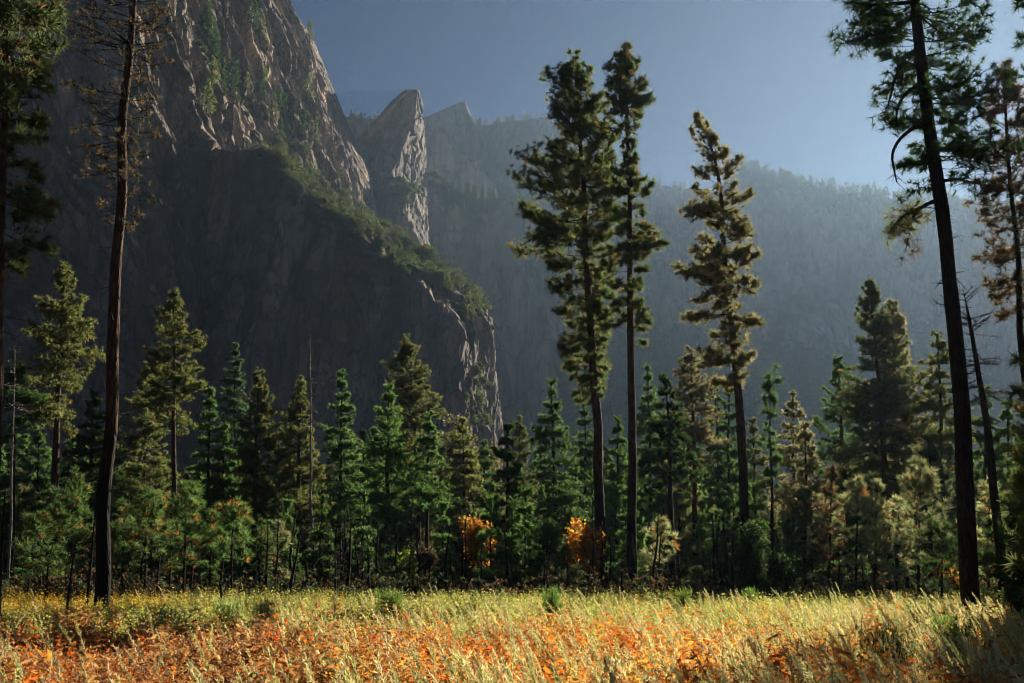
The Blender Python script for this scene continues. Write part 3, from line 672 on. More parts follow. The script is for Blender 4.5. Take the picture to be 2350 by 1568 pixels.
for i, (lab, Y, tx, ty, bx, cb, hw, st, pal, wd) in enumerate(MID):
    n = 'fir_tree' if st == 'fir' else 'pine_tree'
    build_tree(n, lab, 'fir tree' if st == 'fir' else 'pine tree', Y, [(bx, 1360), (bx*.6+tx*.4, cb*.6+ty*.4), (tx*.96+bx*.04, ty)], std_prof(ty, cb, hw*(1.14 if st == 'fir' else 1.08), st), (ty, cb), st, pal, wd, 100+i, G_M,
               bark='bark' if (st == 'pine' and pal != 'dark') else 'bark_dark', dens=1.45 if st == 'pine' else 1.45, tuft_scale=.72 if st == 'pine' else .95, wmul=1.7 if st == 'pine' else 1.1, nmul=1.5 if st == 'pine' else 1.0, lobes=.4 if st == 'pine' else .55, gaps=.38 if st == 'pine' else .5, bare_add=-.2 if st == 'pine' else 0, stubs=10)
# thin sparse pine with a tufted head, and bleached snags
build_tree('pine_tree', 'spindly sparse pine with a small tufted head, in the gap right of leaning pine', 'pine tree', 70,
    [(1774, 1360), (1770, 1100), (1766, 862)], [(862, 24, 24), (900, 34, 34), (935, 10, 10), (960, 26, 24), (1000, 30, 26), (1050, 20, 20), (1120, 16, 16)], (862, 1120), 'pine', 'green', 9, 180, G_M, bark='bark_dark', dens=.75, gaps=.1, lobes=.7, tuft_scale=1.2)
for lab, x, ty, bx, cb, hw, Y, wd, sd in (('tall bleached snag with ragged bare branches before the dark cliff', 711, 752, 716, 1000, 26, 70, 8, 181),
        ('bleached broken snag at far left with a few stubs', 35, 800, 20, 980, 34, 52, 6, 182),
        ('thin grey snag left of the narrow firs', 418, 985, 415, 1080, 12, 70, 5, 183),
        ('thin leaning snag in the gap left of the dark double pine', 1898, 1040, 1886, 1120, 14, 66, 5, 184)):
    build_tree('dead_tree', lab, 'dead tree', Y, [(bx, 1370), ((x+bx)/2, (ty+1370)/2), (x, ty)], std_prof(ty, cb, hw, 'dead'), (ty, cb), 'dead', 'brown', wd, sd, 'bleached snags', bark='snag', dens=1.6, stubs=12)
# ------------------------------------------------------------------ dense wood behind the front rows (copies of a few trees)
G_W = 'dark conifers of the wood behind the front row'
LW = 'dark green conifer standing deep in the shaded wood behind the front row of conifers'
rng = np.random.RandomState(55); protos = []
for i, (px, st, pal) in enumerate(((60, 'fir', 'dark'), (700, 'fir', 'green'), (1390, 'fir', 'green'), (1600, 'pine', 'pine'), (2200, 'fir', 'dark'), (1010, 'pine', 'olive'))):
    n = 'fir_tree' if st == 'fir' else 'pine_tree'
    protos.append(build_tree(n, LW, 'conifer', 115, [(px, 1345), (px, 1200), (px+3, 1040)], std_prof(1040, 1330, 58, st), (1040, 1330), st, pal, 9, 300+i, G_W, bark='bark_dark', dens=.8, tuft_scale=1.5, wmul=1.3, bare_add=-.2, stubs=6))
def top_limit(px):                              # how high the wood may rise along the picture
    return np.interp(px, [-100, 250, 600, 900, 1050, 1180, 1300, 1420, 1660, 1740, 1790, 1880, 1950, 2250, 2500], [1010, 1040, 1040, 1010, 1040, 1060, 1030, 1010, 1020, 1090, 1150, 1130, 1050, 1040, 1000])
for row, Y in enumerate((98, 118, 142, 170)):
    for px in np.arange(-120, 2480, 76-7*row):
        x = px+rng.normal(0, 16); tp = top_limit(x)+rng.uniform(-28, 75)+(30 if row == 0 else 0)
        yy = Y*rng.uniform(.92, 1.08); h = W(x, tp, yy)[2]; s = h/ W(60, 1040, 115)[2]
        copy_tree(protos[rng.randint(len(protos))], (float(W(x, 1330, yy)[0]), yy, 0), LW, G_W, rng.rand()*6.28, (s*rng.uniform(.85, 1.2), s*rng.uniform(.85, 1.2), s))

G_F = 'small firs of the thicket beneath the conifers'; LF = 'small slender green fir in the thicket beneath the taller conifers'; pf_ = []
for i, (px, pal) in enumerate(((655, 'bright'), (1180, 'green'), (1460, 'bright'), (1700, 'green'))):
    pf_.append(build_tree('fir_tree', LF, 'small fir', 60, [(px, 1360), (px, 1250), (px+2, 1160)], std_prof(1160, 1345, 34, 'fir'), (1160, 1345), 'fir', pal, 6, 340+i, G_F, bark='bark_dark', dens=1.7, tuft_scale=.8, stubs=4))
for px in np.concatenate([np.arange(20, 2340, 58), [620, 690, 745, 820, 870, 930, 1010, 1040, 1125, 1230, 1300, 1400, 1480, 1570, 1630, 1690]]):
    x = px+rng.normal(0, 14); yy = rng.uniform(50, 76); h = W(x, rng.uniform(1110, 1270), yy)[2]; s = h/W(655, 1160, 60)[2]
    copy_tree(pf_[rng.randint(4)], (float(W(x, 1350, yy)[0]), yy, 0), LF, G_F, rng.rand()*6.28, (s*rng.uniform(.8, 1.2), s*rng.uniform(.8, 1.2), s))

# ------------------------------------------------------------------ young pines at the meadow edge
G_Y = 'young pines along the meadow edge'
YP = [('young pine with long soft needles at far left behind the yellow weeds', 44, 98, 1205, 52, 1325, 'young'),
 ('tallest young pine left of the dying giant trunk, many orange cones and needles', 42, 168, 1112, 52, 1310, 'young'),
 ('low young pine close right of the dying giant trunk', 43, 286, 1190, 42, 1330, 'young'),
 ('young pine with orange-red dead tufts right of the dying giant trunk', 41, 338, 1150, 50, 1290, 'young'),
 ('young pine with a straight leader and leafless lower stem, in the left thicket', 40, 428, 1132, 46, 1300, 'young'),
 ('small slender young pine tucked between two larger ones in the left thicket', 45, 395, 1180, 26, 1310, 'young'),
 ('round young pine with a rusty core near the right end of the left thicket', 41, 535, 1175, 48, 1290, 'young'),
 ('pale slender young pine left of the rusty-cored one', 46, 487, 1200, 32, 1310, 'young'),
 ('last small young pine at the right end of the left thicket', 47, 600, 1240, 34, 1310, 'young'),
 ('thin brownish young pine by the burnt poles below the golden olive pine', 48, 642, 1225, 26, 1330, 'youngpale'),
 ('dark young pine left of the twin pine trunks, deep in shade', 52, 1258, 1230, 44, 1350, 'dark'),
 ('green young pine beside the orange maple, left of the twin trunks', 50, 1306, 1262, 40, 1350, 'young'),
 ('small young pine with an orange leader right of the twin trunks', 48, 1517, 1222, 34, 1310, 'youngpale'),
 ('bushy young pine right of the blackish bush', 52, 1850, 1150, 48, 1340, 'young'),
 ('thin brown half-dead young pine by the gap', 47, 1908, 1100, 26, 1330, 'rust'),
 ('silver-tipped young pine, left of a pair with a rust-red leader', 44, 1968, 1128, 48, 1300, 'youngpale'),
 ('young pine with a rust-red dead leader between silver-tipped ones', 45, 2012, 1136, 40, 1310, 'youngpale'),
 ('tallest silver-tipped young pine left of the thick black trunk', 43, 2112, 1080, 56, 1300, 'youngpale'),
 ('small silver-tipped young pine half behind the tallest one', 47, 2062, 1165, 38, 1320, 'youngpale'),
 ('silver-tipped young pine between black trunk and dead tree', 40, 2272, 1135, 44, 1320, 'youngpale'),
 ('young pine at the right edge, dim and grey-green', 36, 2345, 1060, 50, 1380, 'young'),
 ('dim young pine in the right corner behind the dark bush', 32, 2330, 1180, 60, 1400, 'dark'),
 ('bushy dark young pine at the foot of the thick black trunk', 37, 2165, 1230, 44, 1350, 'dark')]
for i, (lab, Y, px, tp, hw, cb, pal) in enumerate(YP):
    build_tree('young_pine', lab, 'young pine', Y, [(px-6, 1400), (px-3, 1250), (px, tp)], std_prof(tp, cb, hw, 'young'), (tp, cb), 'young', pal, 7, 400+i, G_Y, bark='bark_dark', dens=1.9, tuft_scale=.95, wmul=1.2, stubs=16, lobes=.4, top_r=.2)

# ------------------------------------------------------------------ fire-blackened saplings
def burnt(seed, h, bend):
    rng = np.random.RandomState(seed); n = 12; z = np.linspace(-.3, h, n)
    P = np.stack([.04*h*perlin(np.stack([z*.5, z*0+seed, z*0], -1))+bend*(z/h)**2*h*.1, .04*h*perlin(np.stack([z*.5, z*0+seed, z*0+7], -1)), z], -1)
    mb = MB(); tube(mb, P, np.linspace(.08+.008*h, .02, n), 6, 0, rng, .06)
    m = int(14+h*5); t = rng.uniform(.1, .98, m)*(n-2)+1; i = np.minimum(t.astype(int), n-2); p0 = P[i]+(P[i+1]-P[i])*(t-i)[:, None]
    a = rng.rand(m)*6.28; L = rng.uniform(.25, 1.0, m)*(1.25-t/n); d = np.stack([np.cos(a), np.sin(a), rng.normal(.15, .35, m)], -1); p1 = p0+d*L[:, None]; p2 = p1+(d+rng.normal(0, .45, (m, 3)))*(L*.6)[:, None]
    tw = MB(); sticks(tw, p0, p1, .014, .009, 3); sticks(tw, p1, p2, .009, .004, 3)
    k = np.repeat(np.arange(m), 2); q = rng.rand(2*m)[:, None]; s0 = p0[k]*(1-q)+p1[k]*q; sticks(tw, s0, s0+norm(rng.normal(size=(2*m, 3)))*.3, .006, .003, 3)
    return mb, tw
G_B = 'burnt saplings along the meadow edge'; LB = 'slender fire-blackened sapling with short bare twigs at the meadow edge'
BP = []
rng = np.random.RandomState(66)
xs = [610, 632, 660, 668, 716, 742, 770, 786, 800, 832, 846, 862, 878, 905, 936, 958, 985, 1018, 1060, 1104, 1150, 1180, 20, 62, 105, 150, 205, 320, 360, 440, 505, 560, 1240, 1425, 1500, 1545, 1560, 1612, 1640, 1668, 1760, 1790, 1815, 1870, 1925, 1945, 1985, 2010, 2045, 2085, 2150, 2190, 2300]+[int(v) for v in np.random.RandomState(4).uniform(580, 1700, 34)]
proto_b = []
for i in range(8):
    mb, tw = burnt(500+i, 4.2, (-1)**i*(i % 3)*.5)
    proto_b.append((mb.mesh('trunk', [M['charred']], (0,)), tw.mesh('crown', [M['charred']])))
for x in xs:
    Y = rng.uniform(40, 60); k = rng.randint(8); tp = rng.uniform(1165, 1300); h = W(x, tp, Y)[2]; s = h/4.2
    r = thing('burnt_sapling', (float(W(x, 1350, Y)[0]), Y, 0), LB, 'burnt sapling', G_B, rng.rand()*6.28); r.scale = (.55*s+.4, .55*s+.4, s)
    link('trunk', proto_b[k][0], r); link('crown', proto_b[k][1], r)  # the crown part here is only the sapling's bare twigs
for lab, pts, Y, wd in (('thin black leaning pole left of the dying giant trunk', [(198, 1400), (210, 1280), (222, 1130)], 33, 8), ('slanting short charred stem with a fork in the left meadow', [(520, 1420), (508, 1370), (505, 1335)], 27, 8),
       ('thin crooked charred stem rising from yellow weeds at left', [(150, 1440), (158, 1360), (172, 1250)], 28, 7), ('slanting charred stem at the far left corner of the meadow', [(0, 1450), (2, 1300), (12, 1120)], 26, 9)):
    P = np.array([W(px, py, Y) for px, py in pts]); P[0, 2] = -.1; b = np.array([P[0, 0], Y, 0]); mb = MB()
    tube(mb, catmull(P-b, 12, 0), np.linspace(wd/FPX*Y/2, .02, 12), 7, 0, rng, .05); r = thing('burnt_sapling', tuple(b), lab, 'burnt sapling', 'leaning burnt stems'); q = catmull(P-b, 12, 0)[3:]; tw = mb; q = np.repeat(q, 3, 0); d = norm(rng.normal(size=q.shape)); sticks(tw, q, q+d*rng.uniform(.2, .7, (len(q), 1)), .01, .004, 3); mb.build('trunk', M['charred'], r, (0,))

# ------------------------------------------------------------------ broadleaf trees and bushes
def broadleaf(name, label, cat, Y, cx, top, bot, hw, pal, seed, group=None, leaf=.16, n=70, base=1350, mat_='flower'):
    rng = np.random.RandomState(seed); b = W(cx, base, Y); b = np.array([b[0], Y, 0.0]); zt = W(cx, top, Y)[2]; zb = W(cx, bot, Y)[2]; R = hw/FPX*Y
    r = thing(name, tuple(b), label, cat, group); tb = MB(); cb = MB()
    ends = []
    for s in range(3):
        a = rng.rand()*6.28; e = np.array([math.cos(a)*R*.35, math.sin(a)*R*.35, zt*.85]); P = catmull(np.array([[.1*math.cos(a), .1*math.sin(a), -.1], e*np.array([.3, .3, .45]), e]), 10, 0)
        tube(tb, P, np.linspace(.09, .02, 10), 6, 0, rng, .05); ends.append(P)
    ends = np.concatenate(ends); ends = ends[ends[:, 2] > zb*.7]
    u = norm(rng.normal(size=(n, 3)))*rng.random((n, 1))**.45; c = np.array([0, 0, (zt+zb)/2])+u*np.array([R, R, (zt-zb)/2])*(.9+.9*perlin(u*1.9+seed*1.37)[:, None])
    j = rng.randint(0, len(ends), n); sticks(tb, ends[j], c, .018, .006, 3)
    m = 46; p = np.repeat(c, m, 0)+rng.normal(size=(n*m, 3))*R*.19; col = tints(rng, pal, n*m)*(1+.3*rng.normal(size=(n, 1))).repeat(m, 0).reshape(-1, 1)
    blades(cb, p, norm(rng.normal(size=p.shape)+np.array([0, 0, -.3])), leaf, np.clip(col, .01, 1), 1, .3, .7, rng, 0, quad=True)
    tb.build('trunk', M['bark_dark'], r); cb.build('crown', M[mat_], r); return r
broadleaf('maple_tree', 'bright orange maple left of the very dark fir', 'maple tree', 56, 1098, 1180, 1300, 32, 'orange', 701, 'autumn maples')
broadleaf('maple_tree', 'orange maple glowing half behind the left twin pine trunk', 'maple tree', 49.5, 1350, 1205, 1310, 36, 'orange', 702, 'autumn maples')
broadleaf('maple_tree', 'dull rust-coloured maple high behind, under the lit cliff nose', 'maple tree', 100, 1078, 1060, 1110, 22, 'rust', 703, 'autumn maples', n=40, leaf=.3)
broadleaf('maple_tree', 'small orange maple bush at the foot of the thick black trunk', 'maple tree', 42, 2180, 1300, 1380, 36, 'orange', 704, 'autumn maples', n=34, leaf=.12)
broadleaf('maple_tree', 'rusty maple sapling between burnt poles at centre left', 'maple tree', 56, 975, 1240, 1330, 28, 'rust', 705, 'autumn maples', n=40)
for i, (lab, px, tp, bt, hw, Y, pal) in enumerate((('pale leafy oak under the lit cliff nose, taller one', 1045, 955, 1130, 40, 120, 'pale'), ('pale leafy oak under the lit cliff nose, lower right one', 1108, 1010, 1160, 36, 112, 'pale'),
        ('lime green shrub behind burnt poles at centre left', 925, 1270, 1370, 30, 55, 'lime'), ('blackish evergreen bush around the foot of the leaning pine', 1730, 1190, 1400, 34, 40, 'dark'), ('second blackish bush right of the leaning pine foot', 1790, 1270, 1400, 34, 42, 'dark'),
        ('dark leafy bush at the right edge of the meadow', 2350, 1320, 1420, 36, 22, 'dark'))):
    broadleaf('leafy_shrub' if 'oak' not in lab else 'oak_tree', lab, 'shrub' if 'oak' not in lab else 'oak tree', Y, px, tp, bt, hw, pal, 720+i, None, leaf=.16*Y/55, n=80 if pal != 'dark' else 130, mat_='leaf' if pal == 'dark' else 'brush')

# ------------------------------------------------------------------ undergrowth: bare brown brush and low leaves on the wood floor
rng = np.random.RandomState(88); mb = MB(); n = 5200
Yq = 40+38*rng.random(n)**1.3; px = rng.uniform(-120, 2470, n); base = np.stack([gx(px, Yq), Yq, np.zeros(n)], -1)
hh = rng.uniform(.4, 1.45, n)*(1+.4*perlin(np.stack([base[:, 0]*.2, Yq*.2, Yq*0], -1))); K = 7
d = norm(rng.normal(0, .45, (n, K, 3))+np.array([0, 0, 1])); L = hh[:, None]*rng.uniform(.5, 1.1, (n, K)); b2 = np.repeat(base[:, None], K, 1)+rng.normal(0, .25, (n, K, 3))*np.array([1, 1, 0]); e = b2+d*L[..., None]
sticks(mb, b2, e, .012, .006, 3, 1); q = rng.uniform(.4, .9, (n, K, 1)); s0 = b2*(1-q)+e*q
sticks(mb, s0, s0+norm(rng.normal(size=s0.shape)+np.array([0, 0, .5]))*rng.uniform(.15, .6, (n, K, 1)), .007, .003, 3, 1)
lf = rng.rand(n) < .5; pt = e[lf].reshape(-1, 3); cl = np.where(perlin(np.stack([base[lf][:, 0]*.14, base[lf][:, 1]*.14, base[lf][:, 0]*0+5], -1))[:, None] > .12, tints(rng, 'olive', lf.sum())*1.5, tints(rng, 'brown', lf.sum())); cl = np.where(rng.rand(lf.sum(), 1) < .4, tints(rng, 'green', lf.sum()), cl)
blades(mb, pt, norm(rng.normal(size=pt.shape)), .11, np.repeat(cl*.6+cl.mean(1, keepdims=True)*.4, K, 0), 8, .8, .45, rng, 0, quad=True)
tag(mb.build('undergrowth', [M['brush'], M['charred']]), kind='stuff')

# ------------------------------------------------------------------ trees and brush on the cliffs
def pick(name, pts, ymax=1e9):
    P = SURF[name].reshape(-1, 3); P = P[(P[:, 2] > -3) & (P[:, 1] < ymax)]; u, v = project(P); out_ = []
    for a, b in pts:
        c = (u-a)**2+(v-b)**2+(.04*(P[:, 1]-300))**2; out_.append(P[np.argmin(c)])
    return np.array(out_)
def small_conifer(seed, h, n, pal, spread=.2):
    rng = np.random.RandomState(seed); mb = MB(); sticks(mb, [[0, 0, -.08*h]], [[0, 0, h]], .016*h, .002*h, 5, 1)
    q = rng.random(n)**1.25; a = rng.rand(n)*6.28; R = spread*h*(1-q)**.8*rng.uniform(.35, 1.1, n)*(.7+.6*rng.rand()); z = h*(.12+.86*q)
    p = np.stack([R*np.cos(a), R*np.sin(a), z], -1); d = norm(np.stack([np.cos(a), np.sin(a), rng.normal(-.15, .4, n)], -1))
    blades(mb, p, d, .055*h, tints(rng, pal, n)*.8, 5, .6, .45, rng, 0, quad=True)
    return mb.mesh('ridge_conifer', [M['leaf'], M['bark_dark']])
RC = [small_conifer(900+i, 15, 130, ('pine', 'dark', 'pine', 'dark', 'olive')[i], (.13, .2, .16, .11, .22)[i]) for i in range(5)]
CT = [(470, 36), (476, 62), (470, 100), (482, 128), (492, 160), (486, 196), (505, 220), (478, 238), (474, 262), (520, 170), (540, 196), (560, 195), (590, 252), (598, 215), (604, 188), (570, 45), (582, 70), (598, 90), (704, 224), (420, 300), (424, 345), (380, 430), (640, 250), (652, 275), (668, 300), (694, 318), (722, 336), (640, 336), (610, 270), (715, 92), (560, 215), (625, 262), (530, 215)]
rng = np.random.RandomState(99); G_C = 'pines clinging to the gullies of the cliff'
for p in pick('cliff', CT, 760):
    o = link('cliff_pine', RC[rng.randint(5)]); s = rng.uniform(.75, 1.25); o.location = p-np.array([0, .3, .6]); o.scale = (s*1.7, s*1.7, s*1.25); o.rotation_euler = (0, 0, rng.rand()*6)
    tag(o, 'small green pine clinging to a gully ledge high on the near granite cliff', 'pine tree', G_C)
def brush(mb, P, rmin, rmax, pal, rng, leaf=.75, m=520):
    for p in P:
        r = rng.uniform(rmin, rmax); k = int(m*(r/rmax)**1.5)+30; u = norm(rng.normal(size=(k, 3)))*rng.random((k, 1))**.35; u[:, 2] = np.abs(u[:, 2])*1.1-.15
        q = p+u*r*np.array([.85, .85, 1.0])*(.85+.7*perlin(u*2.1+p*.3)[:, None]); col = tints(rng, pal, k)*(.8+.5*rng.rand())
        blades(mb, q, norm(u+rng.normal(size=u.shape)*.6), leaf*(.6+.5*r/rmax), col, 2, .6, .7, rng, 0, quad=True)
def along(poly, n, w, rng):
    poly = np.array(poly, float); t = rng.uniform(0, len(poly)-1, n); i = np.minimum(t.astype(int), len(poly)-2); return poly[i]+(poly[i+1]-poly[i])*(t-i)[:, None]+rng.normal(0, 1, (n, 2))*np.array([w, w*.8])
mb = MB(); PALB = 'olive'
PAL['scrub'] = [((.055, .075, .03), .5), ((.085, .10, .045), .3), ((.03, .045, .018), .2)]
for surf, poly, n, w, r0, r1 in (('buttress', [(590, 350), (660, 385), (740, 450), (800, 490), (860, 522), (940, 575), (990, 612), (1060, 680), (1105, 705)], 80, 18, 3, 7.5), ('cliff', [(640, 345), (690, 400), (750, 440), (800, 470), (845, 500)], 60, 26, 3, 7.5),
        ('buttress', [(700, 470), (780, 530), (880, 580), (960, 620)], 60, 26, 2, 4.5), ('cliff', [(465, 40), (480, 130), (500, 200), (560, 235), (640, 300), (700, 340)], 46, 12, 1.5, 3), ('buttress', [(1035, 640), (1060, 700), (1100, 880), (1080, 960), (1120, 960)], 26, 14, 1.5, 3.4)):
    brush(mb, pick(surf, along(poly, n, w, rng), 640 if surf == 'buttress' else 800), r0, r1, 'scrub', rng)
brush(mb, pick('spire', along([(800, 410), (860, 425), (930, 428), (955, 440), (900, 450), (840, 470)], 70, 12, rng), 930), 3, 6, 'scrub', rng, .9)
brush(mb, pick('rock_terrace', along([(985, 395), (1040, 450), (1100, 472), (1160, 458)], 90, 12, rng)), 3, 6, 'scrub', rng, 1.0)
tag(mb.build('cliff_brush', M['scrub']), kind='stuff')
# trees on the terrace and on the skylines
TF = [small_conifer(930+i, 26, 420, ('pine', 'green', 'olive')[i], (.15, .18, .13)[i]) for i in range(3)]
rng = np.random.RandomState(12)
for px in (978, 990, 1000, 1006, 1014, 1022, 1028, 1038, 1046, 1052, 1060, 1068, 1076, 1084, 1090, 1098, 1106, 1118, 1128):
    base = pick('rock_terrace', [(px+rng.normal(0, 4), np.interp(px, [978, 1010, 1060, 1110, 1130], [410, 450, 470, 476, 474])+rng.normal(6, 8))])[0]
    o = link('terrace_conifer', TF[rng.randint(3)]); s = rng.uniform(.7, 1.25); o.location = base-np.array([0, 2, 1.5]); o.scale = (s, s, s); o.rotation_euler = (0, 0, rng.rand()*6)
    tag(o, 'hazy green conifer on the rock terrace right of the spire', 'conifer', 'conifers on the rock terrace')
o = tag(link('dead_tree', None), 'pale dead trunk standing alone on the rock terrace edge', 'dead tree') if False else None
for px, tp, bt in ((1112, 420, 474), (1066, 452, 474)):
    b = W(px, bt, 1090); mb = MB(); h = W(px, tp, 1090)[2]-b[2]; zz = np.linspace(-2, h, 6); tube(mb, np.stack([zz*0, zz*0, zz], -1), np.linspace(.9, .35, 6), 6)
    sticks(mb, np.tile([[0, 0, h*.7]], (6, 1))+np.random.RandomState(3).normal(0, 1, (6, 3))*[0, 0, 4], np.random.RandomState(4).normal(0, 2.0, (6, 3))+[0, 0, h*.7], .2, .08, 3)
    r = thing('dead_tree', tuple(b), 'taller pale dead trunk on the rock terrace edge' if px > 1100 else 'shorter pale dead trunk on the rock terrace', 'dead tree', 'pale dead trunks on the terrace'); mb.build('trunk', M['snag'], r, (0,))
def sky_y(sky, px): return np.interp(px, [a for a, _ in sky], [b for _, b in sky])
G1, G2, G3 = 'conifers on the skyline left of the spire', 'conifers on the skyline behind the second peak', 'conifers along the right skyline'
for a, b, n, sky, Yt, lab, gp in ((795, 878, 18, sky1, lambda x: np.interp(x, [560, 900], [1250, 1350]), 'tiny dark conifer on the skyline between the near cliff and the spire', G1),
        (1078, 1262, 34, sky1, lambda x: np.interp(x, [1100, 1600], [1550, 1750]), 'tiny hazy conifer on the level skyline right of the second peak', G2),
        (1455, 1600, 20, sky1, lambda x: np.interp(x, [1100, 1600], [1550, 1750]), 'tiny hazy conifer on the sloping skyline between the tall pines', 'conifers on the skyline between the tall pines'),
        (1690, 2260, 120, sky2, lambda x: np.interp(x, [1560, 1900, 2400], [1680, 1560, 1450]), 'tiny hazy conifer on the long right-hand skyline', G3)):
    for px in rng.uniform(a, b, n):
        Y = float(Yt(px)); p = W(px, sky_y(sky, px)+rng.uniform(-1, 5 if n < 100 else 14), Y); o = link('ridge_conifer', RC[rng.randint(5)]); s = rng.uniform(.5, 1.25)*(1.15 if Y > 1400 else 1.0); w_ = rng.uniform(.9, 1.7)
        o.location = p-np.array([0, 0, .5]); o.scale = (s*w_, s*w_, s); o.rotation_euler = (0, 0, rng.rand()*6); tag(o, lab, 'conifer', gp)
# the far wood on the talus: one mass
mb = MB(); P = SURF['talus'].reshape(-1, 3); P = P[(P[:, 1] < 1390) & (P[:, 0] > -150) & (P[:, 2] > -2)]; P = P[rng.choice(len(P), 2600)]+rng.normal(0, 4, (2600, 3))*np.array([1, 1, 0])
h = rng.uniform(22, 42, len(P)); K = 44; q = rng.random((len(P), K))**1.2; a = rng.rand(len(P), K)*6.28; R = .17*h[:, None]*(1-q)**.85*rng.uniform(.4, 1.1, (len(P), K))
pp = P[:, None]+np.stack([R*np.cos(a), R*np.sin(a), h[:, None]*q], -1); dd = norm(np.stack([np.cos(a), np.sin(a), a*0-.3], -1))
blades(mb, pp.reshape(-1, 3), dd.reshape(-1, 3), np.repeat(h*.12, K), np.repeat(tints(rng, 'dark', len(P)), K, 0), 3, .5, .55, rng, 0, quad=True)
P = SURF['far_ridge'].reshape(-1, 3); u_, v_ = project(P); P = P[(P[:, 1] < np.interp(u_, [1560, 1900, 2400], [1680, 1560, 1450])+3) & (u_ > 1700) & (u_ < 2500) & (v_-sky_y(sky2, u_) < np.interp(u_, [1700, 1900, 2500], [16, 60, 70]))]; P = P[rng.choice(len(P), 520)]
h = rng.uniform(14, 28, len(P)); q = rng.random((len(P), K))**1.2; a = rng.rand(len(P), K)*6.28; R = .16*h[:, None]*(1-q)**.85*rng.uniform(.4, 1.1, (len(P), K))
pp = P[:, None]+np.stack([R*np.cos(a), R*np.sin(a), h[:, None]*q], -1); dd = norm(np.stack([np.cos(a), np.sin(a), a*0-.3], -1))
blades(mb, pp.reshape(-1, 3), dd.reshape(-1, 3), np.repeat(h*.12, K), np.repeat(tints(rng, 'dark', len(P)), K, 0), 3, .5, .55, rng, 0, quad=True)
tag(mb.build('forest', M['leaf']), kind='stuff')
# ------------------------------------------------------------------ the meadow
class Tmpl:
    def __init__(s): s.v = []; s.k = []; s.n = 0     # triangle soup; k = per-vertex tone (shade of the plant's own colour, 0 stem .. 1 leaf)
    def tri(s, v, k=1.0):
        v = np.asarray(v, float).reshape(-1, 3); s.v.append(v); s.k.append(np.full(len(v), k)); s.n += len(v)
    def get(s): return np.concatenate(s.v), np.concatenate(s.k)
def leafs(T, p, d, L, wd, rng, k=1.0, quad=False):
    n = len(p); L = np.broadcast_to(L, (n,)); sd = norm(np.cross(d, norm(rng.normal(size=(n, 3)))))*(L*wd*.5)[:, None]; tip = p+d*L[:, None]
    if quad:
        m = p+d*(L*.5)[:, None]; T.tri(np.stack([p, m+sd, tip], 1), k); T.tri(np.stack([p, tip, m-sd], 1), k)
    else: T.tri(np.stack([p-sd, p+sd, tip], 1), k)
def stem(T, P, w, rng, k=0.4):
    P = np.asarray(P); a = norm(rng.normal(size=3)*np.array([1, 1, 0])); W_ = np.linspace(w, w*.3, len(P))[:, None]*a
    l, r = P-W_, P+W_; T.tri(np.stack([l[:-1], r[:-1], r[1:]], 1), k); T.tri(np.stack([l[:-1], r[1:], l[1:]], 1), k)
def t_plume(seed):
    rng = np.random.RandomState(seed); T = Tmpl(); h = 1.0; t = np.linspace(0, 1, 9); lean = rng.uniform(.18, .5)
    P = np.stack([-lean*t**2.1, .05*rng.normal()*t, h*(t-.12*lean*t**2)], -1); stem(T, P, .005, rng)
    n = 120; q = rng.uniform(.36, 1, n)**.8; i = np.minimum((q*8).astype(int), 7); u = (q*8-i)[:, None]; p = P[i]*(1-u)+P[i+1]*u; d0 = norm(P[i+1]-P[i])
    d = norm(d0*.9+norm(rng.normal(size=(n, 3)))*.8+np.array([0, 0, .1])); leafs(T, p, d, .055*(1.25-.5*q)*rng.uniform(.6, 1.5, n), .22, rng)
    m = 12; q = rng.uniform(.05, .5, m); p = np.stack([np.interp(q, t, P[:, c]) for c in range(3)], -1); leafs(T, p, norm(rng.normal(size=(m, 3))+np.array([0, 0, .7])), .16, .07, rng, .6)
    return T.get()
def t_fern(seed, curl=0.0):
    rng = np.random.RandomState(seed); T = Tmpl()
    for f in range(rng.randint(3, 5)):
        a = rng.rand()*6.28; L = rng.uniform(.6, 1.0); e0 = rng.uniform(68, 92); t = np.linspace(0, 1, 10); e = np.radians(e0-rng.uniform(20, 62)*t)
        st = np.stack([np.cos(e)*np.cos(a), np.cos(e)*np.sin(a), np.sin(e)], -1)*L/9; P = np.cumsum(np.concatenate([[np.zeros(3)], st[:-1]]), 0); stem(T, P, .004, rng)
        side = np.array([-np.sin(a), np.cos(a), 0])
        for k in np.arange(1.5, 9.6, .5):
            for sgn in (-1, 1):
                k = int(k); ln = .27*(1.15-t[k])*rng.uniform(.7, 1.2); d0 = norm(side*sgn+st[k-1]/np.linalg.norm(st[k-1])*.45+np.array([0, 0, -.15])+rng.normal(size=3)*(.12+curl)); d1 = norm(d0+rng.normal(size=3)*(.1+curl*.9))
                P[k] if True else 0; p1 = P[k]+d0*ln*.55; p2 = p1+d1*ln*.45; fw = st[k-1]/np.linalg.norm(st[k-1])*ln*(.11-.05*min(curl, 1))+rng.normal(size=3)*curl*.02; kk = rng.uniform(.7, 1.15)
                T.tri([[P[k]-fw*.4, p1-fw, p1+fw], [P[k]-fw*.4, p1+fw, P[k]+fw*.4], [p1-fw, p2, p1+fw]], kk)
    return T.get()
